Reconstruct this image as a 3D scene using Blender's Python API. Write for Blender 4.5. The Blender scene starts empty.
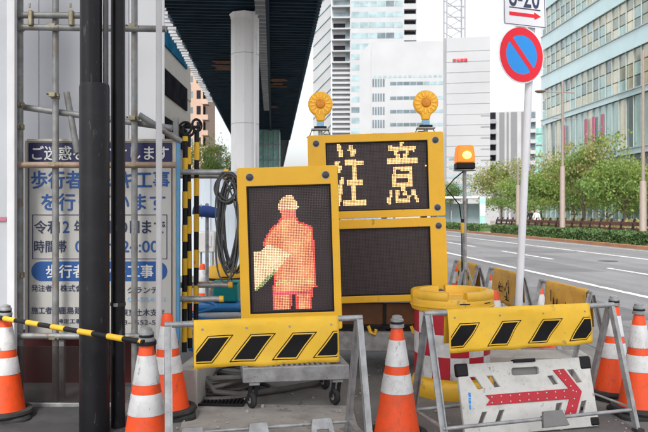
import bpy, bmesh, math, random
from mathutils import Vector, Matrix, Euler
random.seed(7)
R = math.radians
SC = bpy.context.scene
COL = SC.collection

# ------------------------------------------------------------------ camera, light, exposure
F, CH, HY = 700.0, 1.5, 214.0          # focal length in photo pixels, camera height, horizon row
cam = bpy.data.cameras.new('camera')
cam.sensor_width = 36.0
cam.lens = F / 648 * 36
cam.shift_y = (HY - 216) / 648
cam.clip_start, cam.clip_end = 0.05, 4000
cam.dof.use_dof = True
cam.dof.focus_distance = 5.6
cam.dof.aperture_fstop = 5.6
camo = bpy.data.objects.new('camera', cam)
camo.location = (0, 0, CH)
camo.rotation_euler = (R(90), 0, 0)
COL.objects.link(camo)
SC.camera = camo

SUN_EL, SUN_AZ = 50, 192               # azimuth clockwise from +Y (the view direction)
world = bpy.data.worlds.new('World')
SC.world = world
world.use_nodes = True
wn, wl = world.node_tree.nodes, world.node_tree.links
bg = wn['Background']
sky = wn.new('ShaderNodeTexSky')
sky.sky_type = 'NISHITA'
sky.sun_disc = False
sky.sun_elevation = R(SUN_EL)
sky.sun_rotation = R(SUN_AZ)
sky.air_density, sky.dust_density, sky.ozone_density = 1.0, 4.0, 1.0
hs = wn.new('ShaderNodeHueSaturation')
hs.inputs['Saturation'].default_value = 0.22
wl.new(sky.outputs[0], hs.inputs['Color'])
wl.new(hs.outputs[0], bg.inputs['Color'])
bg.inputs['Strength'].default_value = 0.15

sl = bpy.data.lights.new('sun', 'SUN')
sl.energy = 2.0
sl.angle = R(16)
sl.color = (1.0, 0.96, 0.9)
so = bpy.data.objects.new('sun', sl)
sd = Vector((math.sin(R(SUN_AZ)) * math.cos(R(SUN_EL)), math.cos(R(SUN_AZ)) * math.cos(R(SUN_EL)), math.sin(R(SUN_EL))))
so.rotation_euler = sd.to_track_quat('Z', 'Y').to_euler()
so.location = sd * 60
COL.objects.link(so)

vs = SC.view_settings
SC.display_settings.display_device = 'sRGB'
vs.view_transform = 'Standard'
vs.look = 'None'
vs.gamma = 1
vs.use_curve_mapping = False
vs.exposure = 1.02

# ------------------------------------------------------------------ helpers
def W(px, py, d):                       # photo pixel at depth d -> world point
    return Vector(((px - 324) / F * d, d, CH - (py - HY) / F * d))
def gx(px, d): return (px - 324) / F * d
def gz(py, d): return CH - (py - HY) / F * d
U = Vector((-0.0727, 0.99735, 0))        # road direction
N = Vector((0.99735, 0.0727, 0))         # to the right of the road
ROADROT = math.atan2(0.0727, 0.99735)
def RP(s, l, z=0): return U * s + N * l + Vector((0, 0, z))

class MB:
    def __init__(self): self.v = []; self.f = []; self.mi = []; self.cur = 0
    def add(self, vs_, fs):
        o = len(self.v); self.v += [tuple(p) for p in vs_]
        for f in fs: self.f.append(tuple(i + o for i in f)); self.mi.append(self.cur)
        return self
    def box(self, c, s, rot=None):
        hx, hy, hz = s[0] / 2, s[1] / 2, s[2] / 2
        p = [Vector((x, y, z)) for x in (-hx, hx) for y in (-hy, hy) for z in (-hz, hz)]
        if rot is not None:
            m = rot.to_matrix() if isinstance(rot, Euler) else rot
            p = [m @ q for q in p]
        c = Vector(c)
        return self.add([q + c for q in p], [(0, 1, 3, 2), (4, 6, 7, 5), (0, 4, 5, 1), (2, 3, 7, 6), (0, 2, 6, 4), (1, 5, 7, 3)])
    def bar(self, a, b, w, t, up=(0, 0, 1)):
        a, b = Vector(a), Vector(b); d = b - a; L = d.length; d.normalize()
        up = Vector(up)
        if abs(d.dot(up)) > .98: up = Vector((0, 1, 0))
        x = d.cross(up).normalized(); y = x.cross(d).normalized()
        p = []
        for q in (a, b):
            for i, j in ((-1, -1), (1, -1), (1, 1), (-1, 1)): p.append(q + x * i * w / 2 + y * j * t / 2)
        return self.add(p, [(0, 1, 2, 3), (7, 6, 5, 4), (0, 4, 5, 1), (1, 5, 6, 2), (2, 6, 7, 3), (3, 7, 4, 0)])
    def tube(self, pts, r, n=10, cap=True):
        pts = [Vector(p) for p in pts]; k = len(pts)
        rs = r if isinstance(r, (list, tuple)) else [r] * k
        t0 = (pts[1] - pts[0]).normalized()
        x = t0.cross(Vector((0, 0, 1)))
        if x.length < .1: x = t0.cross(Vector((0, 1, 0)))
        x.normalize(); vv = []
        for i, p in enumerate(pts):
            t = (pts[min(i + 1, k - 1)] - pts[max(i - 1, 0)])
            if t.length < 1e-9: t = t0
            t.normalize()
            x = (x - t * x.dot(t)); x.normalize(); y = t.cross(x)
            for j in range(n):
                a = 2 * math.pi * j / n
                vv.append(p + (x * math.cos(a) + y * math.sin(a)) * rs[i])
        ff = [(i * n + j, i * n + (j + 1) % n, (i + 1) * n + (j + 1) % n, (i + 1) * n + j) for i in range(k - 1) for j in range(n)]
        if cap: ff += [tuple(range(n))[::-1], tuple((k - 1) * n + j for j in range(n))]
        return self.add(vv, ff)
    def lathe(self, prof, n=24, c=(0, 0, 0), a0=0, a1=2 * math.pi, close=False):
        full = abs(a1 - a0 - 2 * math.pi) < 1e-6; m = n if full else n + 1
        k = len(prof); vv = []
        for j in range(m):
            a = a0 + (a1 - a0) * j / n
            for r, z in prof: vv.append((c[0] + r * math.cos(a), c[1] + r * math.sin(a), c[2] + z))
        ff = []
        kk = k if close else k - 1
        for j in range(n):
            j2 = (j + 1) % m
            for i in range(kk):
                i2 = (i + 1) % k
                ff.append((j * k + i, j2 * k + i, j2 * k + i2, j * k + i2))
        if close and not full: ff += [tuple(range(k)), tuple((m - 1) * k + i for i in range(k))[::-1]]
        return self.add(vv, ff)
    def prism(self, poly, y0, y1):       # polygon in XZ, extruded along Y
        n = len(poly)
        vv = [(x, y0, z) for x, z in poly] + [(x, y1, z) for x, z in poly]
        return self.add(vv, [tuple(range(n)), tuple(range(2 * n - 1, n - 1, -1))] + [(i, n + i, n + (i + 1) % n, (i + 1) % n) for i in range(n)])
    def build(self, name, mat, parent=None, smooth=True, bevel=0, loc=None, recalc=True):
        me = bpy.data.meshes.new(name)
        me.from_pydata(self.v, [], self.f)
        for m in (mat if isinstance(mat, (list, tuple)) else [mat]): me.materials.append(m)
        if isinstance(mat, (list, tuple)): me.polygons.foreach_set('material_index', self.mi)
        if recalc:
            bm = bmesh.new(); bm.from_mesh(me)
            bmesh.ops.recalc_face_normals(bm, faces=bm.faces); bm.to_mesh(me); bm.free()
        if smooth:
            me.polygons.foreach_set('use_smooth', [True] * len(me.polygons))
            me.set_sharp_from_angle(angle=R(38))
        me.update()
        o = bpy.data.objects.new(name, me); COL.objects.link(o)
        if parent: o.parent = parent
        if loc is not None: o.location = loc
        if bevel:
            b = o.modifiers.new('bevel', 'BEVEL'); b.width = bevel; b.segments = 2; b.limit_method = 'ANGLE'; b.angle_limit = R(40)
        return o

def tag(o, label=None, cat=None, group=None, kind=None):
    if label: o['label'] = label
    if cat: o['category'] = cat
    if group: o['group'] = group
    if kind: o['kind'] = kind
    return o
def thing(name, label, cat, loc=(0, 0, 0), rz=0, group=None, rot=None):
    o = bpy.data.objects.new(name, None); COL.objects.link(o)
    o.location = loc; o.rotation_euler = rot if rot else (0, 0, rz); o.empty_display_size = .1
    return tag(o, label, cat, group)
def copy_tree(o, parent=None):
    c = o.copy(); COL.objects.link(c); c.parent = parent
    for ch in list(o.children): copy_tree(ch, c)
    return c
def share(src, name, parent, loc, rot=None, scale=None, mat=None):
    o = bpy.data.objects.new(name, src.data); COL.objects.link(o); o.parent = parent; o.location = loc
    if rot: o.rotation_euler = rot
    if scale: o.scale = scale
    return o

def curve_mesh(cu, name):
    o = bpy.data.objects.new('tmp', cu); COL.objects.link(o)
    dg = bpy.context.evaluated_depsgraph_get()
    me = bpy.data.meshes.new_from_object(o.evaluated_get(dg))
    bpy.data.objects.remove(o); bpy.data.curves.remove(cu)
    me.name = name
    return me
def lettering(body, x0, x1, zc, h, mat, parent, y=0.0, bold=.012, name='lettering', t=.0012):
    """text fitted between x0 and x1, glyph height h centred on zc, on a board facing -Y"""
    cu = bpy.data.curves.new('t', 'FONT'); cu.body = body; cu.size = 1; cu.resolution_u = 3
    me = curve_mesh(cu, name)
    xs = [v.co.x for v in me.vertices]; ys = [v.co.y for v in me.vertices]
    ax, bx_, ay, by = min(xs), max(xs), min(ys), max(ys)
    sx = (x1 - x0) / (bx_ - ax); sz = h / (by - ay)
    vv = [((v.co.x - ax) * sx + x0, y, (v.co.y - (ay + by) / 2) * sz + zc) for v in me.vertices]
    ff = [tuple(p.vertices) for p in me.polygons]
    bpy.data.meshes.remove(me)
    b = MB(); q = bold * 1.15 * h
    for i, (ox, oz) in enumerate(((0, 0), (q, 0), (-q, 0), (0, q * .8), (0, -q * .8))):
        b.add([(p[0] + ox, y - i * .0004, p[2] + oz) for p in vv], ff)
    o = b.build(name, mat, parent, smooth=False, recalc=False)
    if t > .05: s = o.modifiers.new('thick', 'SOLIDIFY'); s.thickness = t; s.offset = 0
    return o
def shape2d(outer, holes, depth, name, mat, parent, bevel=0, y=0):
    """flat board in XZ with holes, thickness along Y"""
    cu = bpy.data.curves.new('s', 'CURVE'); cu.dimensions = '2D'; cu.fill_mode = 'BOTH'; cu.extrude = depth / 2 - bevel
    cu.bevel_depth = bevel; cu.bevel_resolution = 1
    for poly in [outer] + holes:
        sp = cu.splines.new('POLY'); sp.points.add(len(poly) - 1); sp.use_cyclic_u = True
        for p, q in zip(sp.points, poly): p.co = (q[0], q[1], 0, 1)
    me = curve_mesh(cu, name)
    for v in me.vertices: v.co = (v.co.x, -v.co.z + y, v.co.y)
    me.materials.clear(); me.materials.append(mat)
    o = bpy.data.objects.new(name, me); COL.objects.link(o); o.parent = parent
    return o
def rrect(x0, z0, x1, z1, r, n=5):
    out = []
    for cx, cz, a in ((x1 - r, z1 - r, 0), (x0 + r, z1 - r, 90), (x0 + r, z0 + r, 180), (x1 - r, z0 + r, 270)):
        for i in range(n + 1):
            t = R(a + 90 * i / n); out.append((cx + r * math.cos(t), cz + r * math.sin(t)))
    return out

# ------------------------------------------------------------------ materials
def mat(name, c, rough=.5, metal=0, var=.12, vscale=6, bump=0, bscale=80, dirt=0, dscale=3, dcol=None, spec=.5, coat=0, trans=0, alpha=1, emit=None, es=0):
    m = bpy.data.materials.new(name); m.use_nodes = True
    nt = m.node_tree; n, l = nt.nodes, nt.links
    b = n['Principled BSDF']
    b.inputs['Roughness'].default_value = rough; b.inputs['Metallic'].default_value = metal
    b.inputs['Specular IOR Level'].default_value = spec
    b.inputs['Coat Weight'].default_value = coat
    b.inputs['Transmission Weight'].default_value = trans
    b.inputs['Alpha'].default_value = alpha
    tc = n.new('ShaderNodeTexCoord'); oi = n.new('ShaderNodeObjectInfo')
    off = n.new('ShaderNodeVectorMath'); off.operation = 'ADD'
    sc = n.new('ShaderNodeVectorMath'); sc.operation = 'SCALE'; sc.inputs['Scale'].default_value = 13.7
    cx = n.new('ShaderNodeCombineXYZ')
    for i in range(3): l.new(oi.outputs['Random'], cx.inputs[i])
    l.new(cx.outputs[0], sc.inputs[0]); l.new(tc.outputs['Object'], off.inputs[0]); l.new(sc.outputs[0], off.inputs[1])
    col = None
    if var:
        nz = n.new('ShaderNodeTexNoise'); nz.inputs['Scale'].default_value = vscale; nz.inputs['Detail'].default_value = 5
        l.new(off.outputs[0], nz.inputs['Vector'])
        rp = n.new('ShaderNodeValToRGB')
        e = rp.color_ramp.elements
        e[0].position, e[1].position = .3, .72
        e[0].color = tuple(x * (1 - var) for x in c) + (1,); e[1].color = tuple(min(1, x * (1 + var * .6)) for x in c) + (1,)
        l.new(nz.outputs[0], rp.inputs[0]); col = rp.outputs[0]
        mr = n.new('ShaderNodeMapRange'); mr.inputs['To Min'].default_value = max(0, rough - .09); mr.inputs['To Max'].default_value = min(1, rough + .12)
        l.new(nz.outputs[0], mr.inputs[0]); l.new(mr.outputs[0], b.inputs['Roughness'])
    if dirt:
        nz = n.new('ShaderNodeTexNoise'); nz.inputs['Scale'].default_value = dscale; nz.inputs['Detail'].default_value = 9; nz.inputs['Roughness'].default_value = .68
        l.new(off.outputs[0], nz.inputs['Vector'])
        rp = n.new('ShaderNodeValToRGB'); e = rp.color_ramp.elements
        e[0].position, e[1].position = .5, .72; e[0].color = (0, 0, 0, 1); e[1].color = (dirt, dirt, dirt, 1)
        l.new(nz.outputs[0], rp.inputs[0])
        mx = n.new('ShaderNodeMix'); mx.data_type = 'RGBA'
        dc = dcol or (.08, .07, .06)
        l.new(rp.outputs[0], mx.inputs[0]); mx.inputs[7].default_value = dc + (1,)
        if col: l.new(col, mx.inputs[6])
        else: mx.inputs[6].default_value = tuple(c) + (1,)
        col = mx.outputs[2]
    if col: l.new(col, b.inputs['Base Color'])
    else: b.inputs['Base Color'].default_value = tuple(c) + (1,)
    if bump:
        nz = n.new('ShaderNodeTexNoise'); nz.inputs['Scale'].default_value = bscale; nz.inputs['Detail'].default_value = 4
        l.new(off.outputs[0], nz.inputs['Vector'])
        bp = n.new('ShaderNodeBump'); bp.inputs['Strength'].default_value = bump; bp.inputs['Distance'].default_value = .01
        l.new(nz.outputs[0], bp.inputs['Height']); l.new(bp.outputs[0], b.inputs['Normal'])
    if emit:
        b.inputs['Emission Color'].default_value = tuple(emit) + (1,); b.inputs['Emission Strength'].default_value = es
    return m
M = {}
M['asphalt'] = mat('asphalt', (.25, .242, .23), .85, var=.3, vscale=1.3, bump=.7, bscale=160, dirt=.6, dscale=1.6, dcol=(.14, .133, .125))
M['road'] = mat('road_asphalt', (.20, .20, .208), .8, var=.2, vscale=.35, bump=.4, bscale=120, dirt=.25, dscale=.5)
def worn(m, rot, tracks=True):
    n, l = m.node_tree.nodes, m.node_tree.links; b = n['Principled BSDF']
    src = b.inputs['Base Color'].links[0].from_socket
    tc = n.new('ShaderNodeTexCoord'); mp = n.new('ShaderNodeMapping'); mp.inputs['Rotation'].default_value = (0, 0, -rot); l.new(tc.outputs['Object'], mp.inputs[0])
    col = src
    def mul(col, fac_socket, dark):
        mx = n.new('ShaderNodeMix'); mx.data_type = 'RGBA'; mx.blend_type = 'MULTIPLY'
        l.new(fac_socket, mx.inputs[0]); l.new(col, mx.inputs[6]); mx.inputs[7].default_value = (dark, dark, dark, 1); return mx.outputs[2]
    if tracks:
        m2 = n.new('ShaderNodeMapping'); m2.inputs['Scale'].default_value = (1.25, .02, 1); l.new(mp.outputs[0], m2.inputs[0])
        nz = n.new('ShaderNodeTexNoise'); nz.inputs['Scale'].default_value = 1; nz.inputs['Detail'].default_value = 3; l.new(m2.outputs[0], nz.inputs[0])
        rp = n.new('ShaderNodeMapRange'); rp.inputs[1].default_value = .42; rp.inputs[2].default_value = .62; l.new(nz.outputs[0], rp.inputs[0]); col = mul(col, rp.outputs[0], .74)
    for scale, wdt, lo in ((.42, .012, .5), (1.3, .012, .6)):
        d = n.new('ShaderNodeTexNoise'); d.inputs['Scale'].default_value = 2.5; d.inputs['Detail'].default_value = 4; l.new(mp.outputs[0], d.inputs[0])
        ad = n.new('ShaderNodeMix'); ad.data_type = 'RGBA'; ad.blend_type = 'ADD'; ad.inputs[0].default_value = .35; l.new(mp.outputs[0], ad.inputs[6]); l.new(d.outputs[1], ad.inputs[7])
        vo = n.new('ShaderNodeTexVoronoi'); vo.feature = 'DISTANCE_TO_EDGE'; vo.inputs['Scale'].default_value = scale; l.new(ad.outputs[2], vo.inputs[0])
        r1 = n.new('ShaderNodeMapRange'); r1.inputs[1].default_value = 0; r1.inputs[2].default_value = wdt * scale; r1.inputs[3].default_value = 1; r1.inputs[4].default_value = 0; l.new(vo.outputs[0], r1.inputs[0])
        n2 = n.new('ShaderNodeTexNoise'); n2.inputs['Scale'].default_value = .35; l.new(mp.outputs[0], n2.inputs[0])
        r2 = n.new('ShaderNodeMapRange'); r2.inputs[1].default_value = lo; r2.inputs[2].default_value = lo + .06; l.new(n2.outputs[0], r2.inputs[0])
        mm = n.new('ShaderNodeMath'); mm.operation = 'MULTIPLY'; l.new(r1.outputs[0], mm.inputs[0]); l.new(r2.outputs[0], mm.inputs[1]); col = mul(col, mm.outputs[0], .35)
    # fine aggregate speckle
    sp = n.new('ShaderNodeTexNoise'); sp.inputs['Scale'].default_value = 95; sp.inputs['Detail'].default_value = 2; l.new(tc.outputs['Object'], sp.inputs[0])
    r3 = n.new('ShaderNodeMapRange'); r3.inputs[1].default_value = .38; r3.inputs[2].default_value = .6; l.new(sp.outputs[0], r3.inputs[0]); col = mul(col, r3.outputs[0], .72)
    l.new(col, b.inputs['Base Color'])
worn(M['road'], ROADROT); worn(M['asphalt'], 0, False)
M['dark_ground_tone'] = mat('dark_ground_tone', (.06, .06, .064), .8, var=.3, vscale=4, bump=.6, bscale=180, dirt=.4, dscale=5, dcol=(.12, .115, .11))  # asphalt darkened to carry the shade beside the hoarding
M['patch'] = mat('asphalt_patch', (.125, .125, .13), .85, var=.25, vscale=1, bump=.5, bscale=120)
M['concrete'] = mat('concrete', (.36, .345, .32), .85, var=.2, vscale=4, bump=.4, bscale=90, dirt=.55, dscale=5, dcol=(.15, .14, .13))
M['concrete_pale'] = mat('pale_concrete', (.42, .40, .37), .8, var=.16, vscale=3, bump=.3, bscale=70, dirt=.4, dscale=4, dcol=(.2, .18, .16))
M['line'] = mat('road_paint', (.66, .66, .64), .7, var=.2, vscale=3, dirt=.8, dscale=7, dcol=(.22, .22, .22))
M['kerb'] = mat('brown_kerb', (.36, .17, .09), .8, var=.2, vscale=2)
M['pave'] = mat('pavement', (.26, .235, .21), .85, var=.15, vscale=2)
M['galv'] = mat('galvanised_steel', (.38, .39, .40), .5, .5, var=.3, vscale=14, bump=.15, bscale=60, dirt=.6, dscale=9, dcol=(.22, .21, .2))
M['galv_rust'] = mat('weathered_pipe', (.27, .28, .28), .55, .4, var=.3, vscale=12, bump=.15, bscale=60, dirt=.6, dscale=7, dcol=(.2, .12, .07))
M['rust'] = mat('rusty_pipe', (.34, .25, .19), .65, .3, var=.3, vscale=10, dirt=.6, dscale=9, dcol=(.16, .07, .03))
M['brass'] = mat('clamp_brass', (.30, .265, .18), .5, .6, var=.3, vscale=25, dirt=.5, dscale=20, dcol=(.14, .09, .05))
M['black_paint'] = mat('black_post_paint', (.010, .010, .013), .42, var=.3, vscale=5, bump=.05, bscale=30, dirt=.3, dscale=6, dcol=(.035, .035, .038), spec=.28)
M['rubber'] = mat('black_rubber', (.022, .022, .023), .75, var=.3, vscale=10, bump=.2, bscale=50, dirt=.5, dscale=7, dcol=(.09, .085, .08))
M['black'] = mat('black_plastic', (.011, .011, .013), .5, var=.2, vscale=12, spec=.25)
M['knob'] = mat('dark_knob', (.06, .05, .055), .4, .2, var=.2, vscale=20)
M['orange'] = mat('cone_orange', (.82, .072, .004), .5, var=.12, vscale=5, bump=.15, bscale=24, dirt=.55, dscale=9, dcol=(.26, .06, .03))
M['reflect'] = mat('white_reflective_sleeve', (.58, .58, .585), .4, var=.16, vscale=7, bump=.35, bscale=26, dirt=.6, dscale=9, dcol=(.30, .28, .26))
M['yellow'] = mat('yellow_housing_paint', (.84, .455, .018), .45, var=.06, vscale=3, bump=.06, bscale=40, dirt=.12, dscale=9, dcol=(.45, .21, .03))
M['drum_yellow'] = mat('drum_yellow_plastic', (.74, .42, .025), .45, var=.1, vscale=4, bump=.06, bscale=30, dirt=.3, dscale=5, dcol=(.45, .26, .05))
M['vinyl'] = mat('yellow_vinyl', (.80, .475, .028), .55, var=.1, vscale=5, bump=.45, bscale=9, dirt=.22, dscale=7, dcol=(.5, .3, .06))
M['old_vinyl'] = mat('worn_yellow_vinyl', (.66, .35, .035), .6, var=.2, vscale=6, bump=.25, bscale=14, dirt=.5, dscale=6, dcol=(.25, .13, .04))
M['print_black'] = mat('black_print', (.008, .008, .009), .6, var=.2, vscale=8, dirt=.2, dscale=12, dcol=(.05, .04, .03), spec=.15)
M['red'] = mat('red_reflective', (.40, .008, .022), .45, var=.12, vscale=6, dirt=.2, dscale=8, dcol=(.2, .02, .03))
M['red_arrow'] = mat('red_arrow_sheet', (.46, .008, .022), .4, var=.1, vscale=8, bump=.1, bscale=160)
M['white_plastic'] = mat('white_plastic', (.60, .595, .57), .5, var=.1, vscale=4, bump=.08, bscale=40, dirt=.6, dscale=8, dcol=(.34, .32, .28))
M['grey_plastic'] = mat('grey_plastic', (.19, .185, .18), .6, var=.15, vscale=8, dirt=.4, dscale=8)
M['board_white'] = mat('notice_board_white', (.48, .475, .455), .55, var=.1, vscale=2, dirt=.4, dscale=4, dcol=(.4, .38, .34))
M['beige_frame'] = mat('beige_frame', (.50, .44, .35), .6, var=.1, vscale=6)
M['navy'] = mat('navy_print', (.010, .013, .08), .5, var=.15, vscale=5)
M['blue_print'] = mat('blue_print', (.014, .085, .30), .5, var=.12, vscale=5)
M['dark_print'] = mat('dark_blue_black_print', (.03, .04, .09), .5, var=.1)
M['pale_print'] = mat('white_print', (.66, .66, .66), .5, var=.06)
M['skyblue'] = mat('sky_blue_trim', (.10, .30, .52), .5, var=.15, vscale=6)
M['white_paint'] = mat('white_paint', (.60, .60, .62), .5, var=.08, vscale=4, dirt=.18, dscale=5, dcol=(.5, .5, .5))
M['sheet'] = mat('grey_white_sheet', (.57, .58, .62), .6, var=.08, vscale=.8, dirt=.12, dscale=2, dcol=(.45, .46, .5))
M['sheet2'] = mat('white_sheet', (.76, .77, .79), .6, var=.05, vscale=.8)
M['haze_pane'] = mat('cloudy_pane', (.40, .42, .45), .3, var=.12, vscale=2)
M['maroon'] = mat('maroon_board', (.10, .014, .014), .45, var=.35, vscale=4, dirt=.5, dscale=9, dcol=(.03, .015, .015))
M['smoke'] = mat('smoky_acrylic', (.03, .022, .022), .2, var=.1, alpha=.4, spec=.2)
M['screen'] = mat('led_screen_plate', (.05, .037, .04), .65, var=.1, spec=.3)
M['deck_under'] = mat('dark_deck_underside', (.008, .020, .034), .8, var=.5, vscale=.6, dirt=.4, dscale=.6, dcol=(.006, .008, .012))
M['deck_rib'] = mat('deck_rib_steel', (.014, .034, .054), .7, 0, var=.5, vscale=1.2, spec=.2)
M['deck_edge'] = mat('deck_edge_grey', (.30, .31, .33), .6, .2, var=.25, vscale=2)
M['wood'] = mat('brown_formwork', (.10, .042, .018), .85, var=.5, vscale=3)
M['column'] = mat('white_column_paint', (.74, .74, .75), .55, var=.05, vscale=1, dirt=.15, dscale=1, dcol=(.5, .5, .5))
M['green_net'] = mat('green_mesh_net', (.22, .44, .40), .8, var=.3, vscale=2)
M['beige_wall'] = mat('beige_panel_wall', (.40, .37, .33), .7, var=.08, vscale=.5)
M['window_dark'] = mat('dark_window', (.02, .02, .024), .8, var=.3, vscale=1, spec=0)
M['window_blue'] = mat('blue_window', (.02, .11, .20), .8, var=.3, vscale=1, spec=0)
M['window_grey'] = mat('grey_window', (.13, .175, .20), .25, var=.35, vscale=.3, spec=.25)
M['window_pale'] = mat('pale_window', (.27, .36, .385), .25, var=.3, vscale=.3, spec=.25)
M['brown_wall'] = mat('tan_tile_wall', (.36, .25, .19), .7, var=.12, vscale=.4)
M['far_white'] = mat('far_white_wall', (.36, .37, .385), .8, var=.08, vscale=.15, spec=.2, dirt=.25, dscale=.12, dcol=(.30, .31, .33))
M['far_grey'] = mat('far_grey_wall', (.24, .25, .265), .8, var=.15, vscale=.3, spec=.2)
M['apt_wall'] = mat('pale_grey_tile_wall', (.35, .355, .365), .8, var=.1, vscale=.3, spec=.2)
M['louver'] = mat('grey_louver', (.17, .175, .185), .8, var=.12, spec=.2)
M['crane'] = mat('pale_mast_steel', (.25, .25, .27), .6, var=.1)
M['glass_a'] = mat('beige_reflection_glazing', (.40, .39, .27), .06, var=.3, vscale=.5, spec=.7, coat=1)  # beige, olive and cream tints imitate a building reflected in the glass
M['glass_b'] = mat('olive_reflection_glazing', (.25, .28, .21), .06, var=.3, vscale=.5, spec=.7, coat=1)
M['glass_c'] = mat('teal_glazing', (.27, .42, .40), .05, var=.25, vscale=.4, spec=.7, coat=1)
M['glass_d'] = mat('dark_teal_glazing', (.12, .18, .18), .05, var=.3, vscale=.5, spec=.7, coat=1)
M['glass_e'] = mat('cream_reflection_glazing', (.56, .53, .40), .06, var=.2, vscale=.5, spec=.7, coat=1)
M['spandrel'] = mat('pale_blue_spandrel', (.41, .59, .61), .1, var=.12, vscale=.4, spec=.7, coat=1)
M['mullion'] = mat('pale_mullion', (.40, .46, .46), .4, .3, var=.1)
M['poster'] = mat('pink_banner', (.40, .12, .18), .6, var=.2)
M['leaf'] = mat('hedge_leaf', (.06, .12, .03), .6, var=.5, vscale=9)
M['leaf2'] = mat('tree_leaf', (.225, .30, .065), .6, var=.4, vscale=4)
M['leaf3'] = mat('yellowing_leaf', (.37, .34, .13), .6, var=.4, vscale=4)
M['leaf4'] = mat('fresh_leaf', (.165, .275, .07), .6, var=.4, vscale=4)
M['bark'] = mat('bark', (.12, .09, .065), .9, var=.3, vscale=8)
M['brown_rail'] = mat('brown_rail', (.12, .045, .035), .6, var=.2)
M['lamp_beige'] = mat('beige_lamp_post', (.22, .18, .15), .6, var=.1)
M['sign_red'] = mat('sign_red', (.72, .012, .03), .4, var=.06, vscale=3, spec=.4)
M['sign_blue'] = mat('sign_blue', (.02, .26, .72), .4, var=.05, vscale=3, spec=.4)
M['sign_white'] = mat('sign_white', (.72, .72, .76), .4, var=.04, vscale=3)
M['pole_white'] = mat('pale_grey_pole_paint', (.66, .67, .71), .42, var=.06, vscale=4, dirt=.15, dscale=6, dcol=(.45, .45, .47))
M['amber'] = mat('amber_lens', (.84, .43, .008), .3, var=.12, vscale=18, bump=.3, bscale=70, emit=(1, .40, .01), es=.05)  # faint glow stands in for sky light coming through the lens
M['amber_pale'] = mat('amber_lens_facet', (.88, .50, .05), .2, var=.15, vscale=20, emit=(1, .62, .1), es=.08)  # facets given a faint glow too, as if backlit by the sky
M['amber_dark'] = mat('amber_lens_centre', (.72, .25, .008), .25, var=.15, vscale=15)
M['amber_lit'] = mat('lit_amber_lens', (.72, .20, .004), .3, var=.1, emit=(1, .24, .004), es=.30)
M['bulb'] = mat('lit_lamp_core', (1, .8, .2), .3, var=0, emit=(1, .72, .12), es=1.6)
M['label_blue'] = mat('pale_blue_label', (.25, .5, .72), .4, var=.1)
M['cable'] = mat('grey_cable', (.075, .075, .078), .6, var=.25, vscale=10, dirt=.3, dscale=10)
M['hose'] = mat('grey_hose', (.115, .11, .105), .6, var=.25, vscale=8, dirt=.4, dscale=9)
M['tarp_blue'] = mat('blue_tarp', (.03, .22, .55), .5, var=.25, vscale=6, bump=.5, bscale=18)
M['tarp_pale'] = mat('pale_sheet', (.55, .6, .66), .5, var=.15, vscale=6, bump=.4, bscale=18)
M['teal'] = mat('teal_plastic', (.0, .25, .24), .45, var=.15, vscale=5)
M['navy_cloth'] = mat('blue_cloth', (.025, .075, .30), .7, var=.25, vscale=8, bump=.4, bscale=25)
M['fence_steel'] = mat('pale_blue_steel_panel', (.52, .58, .64), .5, var=.08, vscale=1)
M['skin'] = mat('skin', (.45, .28, .2), .6, var=.05)
M['hair'] = mat('dark_hair', (.02, .016, .014), .6, var=.1)
M['shirt'] = mat('white_shirt', (.75, .75, .75), .8, var=.05)
M['dark_cloth'] = mat('dark_cloth', (.03, .032, .045), .8, var=.1)
M['teal_pillar'] = mat('teal_white_pillar', (.30, .55, .5), .5, var=.2, vscale=1)
M['brown_box'] = mat('orange_brown_panel', (.14, .05, .012), .5, var=.5, vscale=5)

def leafify(m, k=.45):
    n, l = m.node_tree.nodes, m.node_tree.links
    b = n['Principled BSDF']; out = n['Material Output']
    tr_ = n.new('ShaderNodeBsdfTranslucent'); mx = n.new('ShaderNodeMixShader'); mx.inputs[0].default_value = k
    src = b.inputs['Base Color'].links[0].from_socket
    l.new(src, tr_.inputs[0]); l.new(b.outputs[0], mx.inputs[1]); l.new(tr_.outputs[0], mx.inputs[2]); l.new(mx.outputs[0], out.inputs[0])
for k_ in ('leaf2', 'leaf3', 'leaf4'): leafify(M[k_])
def scuff(m, colr, amt=.7, thr=.64, scale=(30, 30, 6), rough=.6):
    n, l = m.node_tree.nodes, m.node_tree.links; b = n['Principled BSDF']
    src = b.inputs['Base Color'].links[0].from_socket
    tc = n.new('ShaderNodeTexCoord'); oi = n.new('ShaderNodeObjectInfo'); mp = n.new('ShaderNodeMapping'); mp.inputs['Scale'].default_value = scale
    l.new(tc.outputs['Object'], mp.inputs[0])
    cx = n.new('ShaderNodeVectorMath'); cx.operation = 'SCALE'; cx.inputs[0].default_value = (17, 31, 23); l.new(oi.outputs['Random'], cx.inputs['Scale']); l.new(cx.outputs[0], mp.inputs['Location'])
    for k_, sc_k, th in ((0, 1.0, thr), (1, 3.7, thr + .015)):
        nz = n.new('ShaderNodeTexNoise'); nz.inputs['Scale'].default_value = sc_k; nz.inputs['Detail'].default_value = 8; nz.inputs['Roughness'].default_value = .65
        l.new(mp.outputs[0], nz.inputs[0])
        r1 = n.new('ShaderNodeMapRange'); r1.inputs[1].default_value = th; r1.inputs[2].default_value = th + .035; r1.inputs[4].default_value = amt; l.new(nz.outputs[0], r1.inputs[0])
        mx = n.new('ShaderNodeMix'); mx.data_type = 'RGBA'; l.new(r1.outputs[0], mx.inputs[0]); l.new(src, mx.inputs[6]); mx.inputs[7].default_value = colr + (1,); src = mx.outputs[2]
    l.new(src, b.inputs['Base Color'])
scuff(M['orange'], (.16, .05, .03), .6, .62, (14, 14, 5)); scuff(M['reflect'], (.2, .19, .18), .6, .61, (13, 13, 6))
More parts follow.
